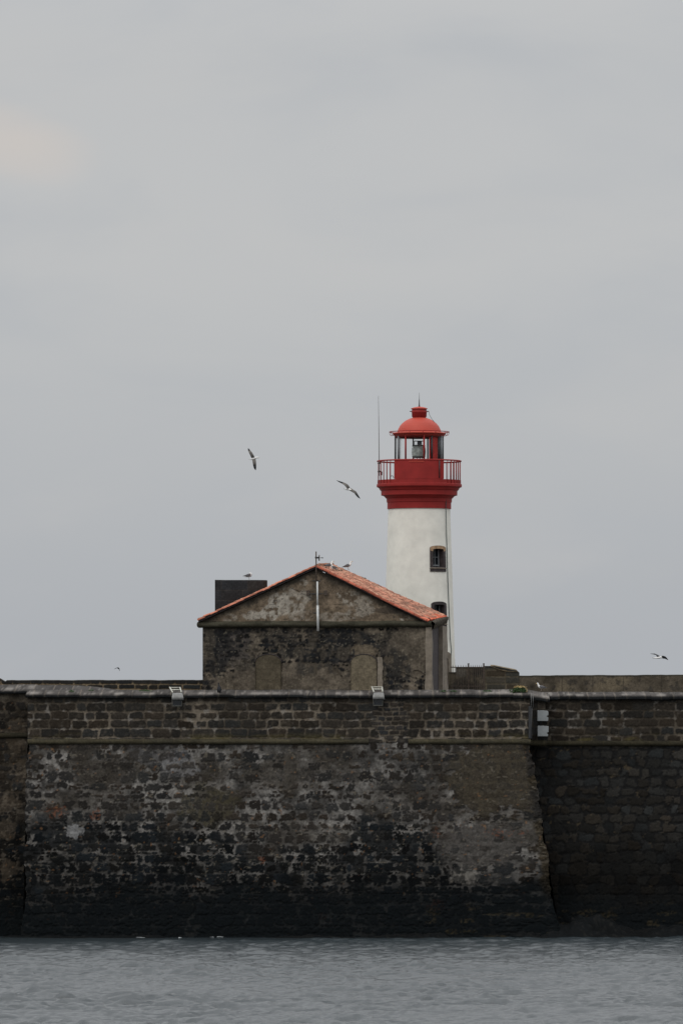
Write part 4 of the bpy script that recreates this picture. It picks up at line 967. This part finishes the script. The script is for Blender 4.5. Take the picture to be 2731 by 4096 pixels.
# ------------------------------------------------------------------ fittings on the sea wall
def floodlight():
    r = empty('floodlight', (0, 0, 0), 'x', 'floodlight', 'floodlights hung over the parapet edge')
    q = lambda px, py, y: ((px-705)*343/F, y, -(py-2780)*343/F)
    MB().tube([q(678, 2751, 1.2), q(692, 2772, -.1)], .045, 6).tube([q(719, 2752, 1.2), q(727, 2771, -.1)], .045, 6).tube([q(676, 2752, 1.2), q(720, 2752, 1.2)], .03, 6).tube([q(686, 2761, .7), q(722, 2761, .7)], .04, 6).build('support_frame', M_pale, r, True, True)
    prof = [(0, 2775), (.10, 2774), (-.28, 2776), (-.46, 2786), (-.52, 2795), (-.50, 2803)]
    rings = []
    for (yy, py, wl, wr) in ((.02, 2777, 693, 730), (-.18, 2775, 692, 731), (-.34, 2780, 691, 733), (-.44, 2790, 689.5, 735), (-.48, 2802, 689, 737), (-.10, 2803, 690, 736), (.02, 2796, 692, 733)):
        rings.append([q(wl, py, yy), q((wl+wr)/2, py-1.5, yy), q(wr, py, yy)])
    b = MB(); b.loft(rings, cap=False, closed=False)
    for k_ in (0, 2): b.add([rg[k_] for rg in rings], [tuple(range(len(rings)))])
    b.build('hood', M_grey, r, True, True)
    MB().tube([q(691, 2803, -.22), q(691, 2826, -.16), q(727, 2826, -.16), q(728, 2803, -.22)], .035, 6).build('lower_bracket', pmat('dull_bracket', (.10, .10, .09), .7, var=.2), r, False, True)
    MB().box(q(709.5, 2814, -.12), (.46, .05, .30)).build('glass', M_glassd, r, False, True)
    return r
f1 = floodlight(); zedge = zt
def copy_tree(o, parent=None):
    c = o.copy(); C.objects.link(c); c.parent = parent
    for ch in list(o.children): copy_tree(ch, c)
    return c
f1.location = ((705-CX)*343/F, 342.75, zedge+.03); f1['label'] = 'grey floodlight on a pale bracket over the parapet, left of the house'
f2 = copy_tree(f1); f2.location = ((1508-CX)*343/F, 342.75, zedge+.06); f2.rotation_euler = (0, 0, math.radians(-4)); f2['label'] = 'stained floodlight over the parapet below the right blind arch, its bracket spotted with droppings'

def lampbox(px, py, lab, notch):
    x, y, z = P(px, py, 344.0); r = empty('lamp_box', (x, y, z), lab, 'lamp box', 'grey lamp boxes on the pier')
    k_ = 344/F; w_, h_ = 22*k_, 21.5*k_
    pts = [(-w_, -h_), (w_*.95, -h_), (w_, -h_*.8), (w_, -h_*.28), (w_*.78, -h_*.22), (w_*.74, 0), (w_, h_*.12), (w_*1.02, h_*.5), (w_*.95, h_*.8), (w_*.75, h_*.93), (0, h_*1.0), (-w_*.9, h_*.98), (-w_, h_*.9)]
    if notch: pts = [(-w_, -h_), (w_*.9, -h_), (w_*.95, -h_*.62), (w_*.78, -h_*.5), (w_*.76, -h_*.3), (w_*1.02, -h_*.2), (w_*1.03, h_*.8), (w_*.9, h_*.9), (0, h_), (-w_*.9, h_*.96), (-w_, h_*.8)]
    MB().loft([[(a, .16, b) for a, b in pts], [(a, -.20, b) for a, b in pts], [(a*.95, -.24, b*.95) for a, b in pts]]).build('housing', M_boxg, r, False, True)
    MB().box((0, .2, 0), (w_*1.2, .1, h_*.6)).build('wall_bracket', M_dark, r, False, True)
lampbox(2169, 2863, 'upper grey metal lamp box on the pier below the gull', 0); lampbox(2169.5, 2924, 'lower grey metal lamp box on the pier, just above the cordon', 1)
cd = empty('wall_conduit', P(2119, 2955, 342.9), 'black conduit with two thin pipes down the corner beside the lamp boxes', 'conduit')
MB().tube([P(2123, 2772, 342.6), P(2123, 2835, 342.9)], .022, 6).build('pipe', M_grey, cd, True); MB().tube([P(2130.5, 2772, 342.6), P(2130.5, 2830, 342.9)], .022, 6).build('pipe', M_grey, cd, True)
a = P(2119, 2890, 342.92); MB().box((a[0], 342.93, a[2]), (.20, .10, 1.85), bev=.02).build('trunking', M_dark, cd)
MB().tube([P(2126, 2830, 342.9), P(2124, 2900, 342.9), P(2122, 2955, 342.9)], .03, 6).build('trunk_pipe', M_dark, cd, True)

# ------------------------------------------------------------------ plants on the coping
def leafclump(mb, c, rx, ry, rz, n, L, rng, up=.6):
    for _ in range(n):
        a = rng.uniform(0, 6.283); q = math.sqrt(rng.random()); p = Vector((c[0]+rx*q*math.cos(a), c[1]+ry*q*math.sin(a), c[2]+rz*rng.random()*(1-q*q*.7)))
        d_ = Vector((rng.normal(), rng.normal(), abs(rng.normal())*up+.2)).normalized()*L*rng.uniform(.6, 1.3); s_ = d_.cross(Vector((rng.normal(), rng.normal(), rng.normal()))).normalized()*L*.28
        mb.add([p, p+d_*.5+s_, p+d_, p+d_*.5-s_], [(0, 1, 2, 3)])
rng = np.random.default_rng(31)
c = P(2075, 2772, 343.9); pl = empty('flowering_plant', c, 'green cushion plant topped with yellowish flowers at the parapet corner', 'plant')
mb = MB(); leafclump(mb, (c[0], c[1], c[2]+.03), .38, .3, .30, 420, .11, rng); leafclump(mb, (c[0]-.42, c[1]-.2, c[2]-.05), .18, .15, .16, 90, .09, rng); leafclump(mb, (c[0]-.3, c[1], c[2]+.12), .3, .2, .1, 60, .08, rng); mb.build('leaves', M_leaf, pl)
mb = MB(); leafclump(mb, (c[0]+.03, c[1]+.1, c[2]+.30), .34, .3, .12, 260, .07, rng); leafclump(mb, (c[0]+.40, c[1]+.05, c[2]+.05), .07, .1, .30, 60, .07, rng); mb.build('flowers', M_flower, pl)
for px, py, w_, lab in ((287, 2768, 10, 'tiny green weed tuft on the coping near the far left corner'), (366, 2764, 10, 'small dark weed on the coping, between the corner tuft and the larger weed'), (582, 2766, 24, 'spreading green weed on the coping left of the left floodlight'), (1772, 2768, 12, 'small weed at the foot of the house corner pilaster'), (1812, 2768, 14, 'flat weed on the coping below the tower door'), (1948, 2767, 18, 'green weed on the coping below the railing end post')):
    c = P(px, py, 343.8); mb = MB(); leafclump(mb, c, w_*.0143, .2, .09, int(w_*7), .07, rng)
    c2 = (c[0], c[1], c[2]); o = link_mesh('weed', np.array(mb.v)-np.array(c2), mb.f, M_leaf, None, False); o.location = c2; tag(o, lab, 'weed', 'weeds on the coping')

# ------------------------------------------------------------------ birds
def ell(c, t, rx, rz, n=12):
    t = Vector(t).normalized(); s_ = t.cross(Vector((0, 0, 1)))
    if s_.length < .01: s_ = Vector((1, 0, 0))
    s_.normalize(); u = s_.cross(t); return [Vector(c)+s_*(rx*math.cos(2*math.pi*i/n))+u*(rz*math.sin(2*math.pi*i/n)) for i in range(n)]
def loftpath(pts, rx, rz, n=12):
    rings = []
    for i, p in enumerate(pts):
        t = Vector(pts[min(i+1, len(pts)-1)])-Vector(pts[max(i-1, 0)]); rings.append(ell(p, t, rx[i], rz[i], n))
    return MB().loft(rings)
def standing_gull(loc, yaw, lab, s=1., head=1., tuck=False, lean=0., name='gull', group='gulls perched on the fort'):
    """gull facing +x before yaw, feet at the origin"""
    r = empty(name, loc, lab, 'gull', group); r.rotation_euler = (0, lean, yaw); r.scale = (s, s, s)
    hz_ = .16
    if tuck:
        body = [(-.26, 0, hz_-.02), (-.18, 0, hz_+.0), (-.08, 0, hz_+.03), (.02, 0, hz_+.05), (.10, 0, hz_+.07), (.13, 0, hz_+.12), (.10, 0, hz_+.17), (.05, 0, hz_+.19), (.02, 0, hz_+.17)]
        rx = [.01, .05, .085, .095, .085, .06, .05, .04, .01]; rz = [.008, .035, .075, .09, .08, .06, .05, .04, .01]
    else:
        body = [(-.27, 0, hz_+.02), (-.18, 0, hz_+.03), (-.08, 0, hz_+.05), (.02, 0, hz_+.07), (.10, 0, hz_+.09), (.15, 0, hz_+.14), (.17, 0, hz_+.20), (.185, 0, hz_+.245), (.215, 0, hz_+.27), (.245, 0, hz_+.265)]
        rx = [.012, .04, .075, .09, .082, .058, .042, .042, .038, .012]; rz = [.008, .03, .065, .082, .075, .055, .042, .045, .040, .012]
    loftpath(body, rx, rz).build('body', M_wht, r, True, True)
    for sg in (-1, 1):
        w_ = loftpath([(.10, sg*.068, hz_+.10), (.0, sg*.088, hz_+.085), (-.12, sg*.07, hz_+.06), (-.22, sg*.035, hz_+.045)], [.015, .028, .026, .010], [.055, .08, .062, .03]).build('wing', M_gul, r, True, True)
        loftpath([(-.19, sg*.045, hz_+.052), (-.28, sg*.02, hz_+.035), (-.36, sg*.012, hz_+.02)], [.014, .012, .003], [.028, .018, .004], 8).build('wing_tip', M_blk, w_, True, True)
        MB().tube([(.01, sg*.03, hz_-.01), (.0, sg*.03, .06), (.005, sg*.03, 0.01)], .009, 6).tube([(-.01, sg*.03, .006), (.05, sg*.04, .006)], .008, 5).build('leg', M_leg, r, True, True)
    loftpath([(-.18, 0, hz_+.03), (-.30, 0, hz_+.02)], [.03, .035], [.012, .006], 8).build('tail', M_wht if not tuck else M_blk, r, True, True)
    if not tuck:
        loftpath([(.24, 0, hz_+.262), (.275, 0, hz_+.258), (.305, 0, hz_+.245)], [.012, .010, .003], [.014, .012, .004], 8).build('bill', M_bill, r, True, True)
        for sg in (-1, 1): MB().box((.222, sg*.033, hz_+.28), (.012, .008, .012), bev=.003).build('eye', M_blk, r, False, True)
    return r
s_roof = roofpt
standing_gull(tuple(P(996, 2317.5, 352.4)), 0, 'gull with head tucked resting on the dark block turret', 1.05, tuck=True)
standing_gull(roofpt(1315, .18, .10), math.radians(12), 'gull nearest the antenna on the ridge, grey back turned out', 1.08)
standing_gull(roofpt(1333, .32, .04), math.radians(200), 'preening white-fronted gull on the ridge, touching its neighbour', 1.0, tuck=True)
standing_gull(roofpt(1392, .97, .22), math.radians(-8), 'upright gull standing alone on the far roof edge, bill to the right', 1.08, lean=-.12)
g7 = P(2163, 2766, 345.0); standing_gull((g7[0], g7[1], g7[2]+.02), math.radians(190), 'gull standing on the parapet above the grey lamp boxes, facing left', 1.05)
# cormorant
cm = P(877, 2776, 343.6); r = empty('cormorant', (cm[0], cm[1], cm[2]-.02), 'slim black cormorant upright on the parapet in front of the house left corner', 'cormorant')
loftpath([(.02, .0, .02), (.025, .0, .10), (.015, 0, .22), (.0, 0, .36), (-.02, 0, .46), (-.035, 0, .56), (-.035, 0, .62), (-.05, -.02, .66), (-.075, -.04, .67)], [.03, .085, .125, .115, .07, .04, .036, .036, .01], [.03, .07, .10, .10, .065, .04, .036, .034, .01]).build('body', M_blk, r, True, True)
for sg in (-1, 1): loftpath([(sg*.07, .03, .40), (sg*.10, .04, .26), (sg*.07, .05, .08)], [.03, .035, .01], [.05, .05, .02]).build('wing', M_blk, r, True, True); MB().tube([(sg*.05, 0, .08), (sg*.06, -.01, 0)], .014, 6).build('leg', M_blk, r, True, True)
loftpath([(-.07, -.035, .67), (-.12, -.06, .66), (-.15, -.07, .655)], [.012, .01, .003], [.012, .01, .004], 8).build('bill', M_rust, r, True, True)
MB().loft([[(-.03, .05, .10), (.06, .05, .10), (.06, .07, .10), (-.03, .07, .10)], [(-.01, .13, -.03), (.07, .13, -.03), (.07, .14, -.03), (-.01, .14, -.03)]]).build('tail', M_blk, r, False, True)

def wing(root, name, pts, ch, par, mat, tipmat, tipn=2, cdir=(1, 0, 0)):
    """pts along the span, chord ch at each, cdir chord direction"""
    def rings(idx):
        rg = []
        for i in idx:
            t = (Vector(pts[min(i+1, len(pts)-1)])-Vector(pts[max(i-1, 0)])).normalized(); cd_ = Vector(cdir); cd_ = (cd_-t*cd_.dot(t)).normalized(); nn = t.cross(cd_); c0 = Vector(pts[i]); w2 = ch[i]/2; th = .016*(1-.6*i/len(pts))
            rg.append([c0+cd_*(w2*math.cos(a))+nn*(th*math.sin(a)) for a in np.linspace(0, 2*math.pi, 11)[:-1]])
        return rg
    n = len(pts); w_ = MB().loft(rings(range(0, n-tipn+1))).build('wing', mat, par, True, True); MB().loft(rings(range(n-tipn, n))).build('wing_tip', tipmat, w_, True, True)
def flyer(px, py, Y, lab, k_, body, rb, wings_, tail, zc, tailmat=None, wmat=None):
    """coordinates in photo-crop units relative to zc, k_ metres per unit; third value is metres in depth"""
    r = empty('flying_gull', P(px, py, Y), lab, 'gull', 'gulls in flight')
    q = lambda p: ((p[0]-zc[0])*k_, p[2], -(p[1]-zc[1])*k_)
    loftpath([q(p) for p in body], rb, rb).build('body', M_wht, r, True, True)
    for pts, ch, cd_ in wings_: wing(None, 'wing', [q(p) for p in pts], ch, r, wmat or M_under, M_blk, 3, cd_)
    b = [q(p) for p in tail]; loftpath(b, [.03, .055], [.012, .008], 8).build('tail', tailmat or M_wht, r, True, True)
    hd = Vector(q(body[-1])); dr = (hd-Vector(q(body[-2]))).normalized(); loftpath([hd-dr*.01, hd+dr*.05], [.013, .003], [.013, .003], 8).build('bill', M_bill, r, True, True)
flyer(1013, 1834, 338, 'highest flying gull, banking with wings held nearly upright', .0829*338/F,
      [(590, 905, .05), (680, 885, .02), (760, 865, 0), (850, 835, 0), (930, 810, -.02), (985, 815, -.03), (1025, 825, -.03)], [.02, .05, .065, .06, .042, .042, .012],
      [([(760, 850, 0), (700, 730, -.10), (620, 580, -.12), (560, 490, -.06), (535, 430, -.02), (505, 370, .02)], [.20, .19, .16, .13, .10, .03], (1, 0, -.3)),
       ([(780, 880, 0), (800, 990, -.10), (815, 1100, -.12), (825, 1220, -.08), (840, 1320, -.04), (868, 1420, .0)], [.20, .20, .19, .17, .13, .03], (1, 0, 0))],
      [(620, 900, .04), (535, 915, .06)], (750, 860))
flyer(1396, 1956, 336, 'flying gull near the red gallery, wings spread in a shallow S', .0957*336/F,
      [(660, 690, .1), (730, 700, .05), (800, 705, 0), (860, 715, -.05), (900, 725, -.10), (915, 728, -.13)], [.03, .05, .06, .055, .04, .012],
      [([(820, 670, 0), (740, 560, -.1), (670, 500, -.1), (560, 435, -.0), (430, 385, .08), (310, 325, .12)], [.20, .19, .15, .11, .08, .02], (-.5, -.35, -.8)),
       ([(850, 690, 0), (960, 760, -.1), (1080, 830, -.12), (1150, 930, -.06), (1210, 1010, 0), (1290, 1088, .05)], [.17, .16, .16, .15, .11, .02], (-.5, -.35, -.8))],
      [(710, 705, .08), (620, 675, .16)], (830, 690), tailmat=M_blk)
flyer(2635, 2628, 338, 'flying gull low over the right wall, white body and dark raised wings', .0963*338/F,
      [(330, 470, .0), (450, 470, 0), (560, 462, 0), (650, 445, 0), (730, 455, 0), (790, 475, 0), (815, 482, 0)], [.015, .04, .055, .055, .045, .04, .01],
      [([(560, 430, .02), (545, 380, .12), (520, 340, .22), (430, 312, .34), (340, 300, .46), (240, 290, .56)], [.24, .26, .24, .15, .06, .015], (.9, -.1, -.45)),
       ([(700, 430, -.04), (770, 440, -.18), (830, 460, -.30), (870, 490, -.38), (905, 525, -.44), (935, 552, -.5)], [.16, .17, .17, .14, .09, .02], (.3, .2, -.9))],
      [(400, 478, 0), (300, 468, .0)], (590, 430), tailmat=M_blk, wmat=M_blk)
r = empty('small_bird', P(473, 2673, 340), 'tiny dark bird in flight above the low wall at left', 'bird')
loftpath([(-.05, 0, .01), (0, 0, .02), (.05, 0, -.02), (.07, 0, -.05)], [.01, .05, .045, .01], [.01, .04, .04, .01], 8).build('body', M_blk, r, True, True)
wing(None, 'wing', [(-.02, 0, .03), (-.09, .05, .015), (-.16, .1, -.02), (-.20, .12, -.05)], [.08, .06, .04, .01], r, M_blk, M_blk, 2, (0, 1, .3)); wing(None, 'wing', [(.05, 0, 0), (.07, -.05, -.05), (.085, -.08, -.11), (.085, -.09, -.16)], [.06, .04, .03, .01], r, M_blk, M_blk, 2, (1, .4, 0))

sc.render.resolution_x = 682; sc.render.resolution_y = 1024
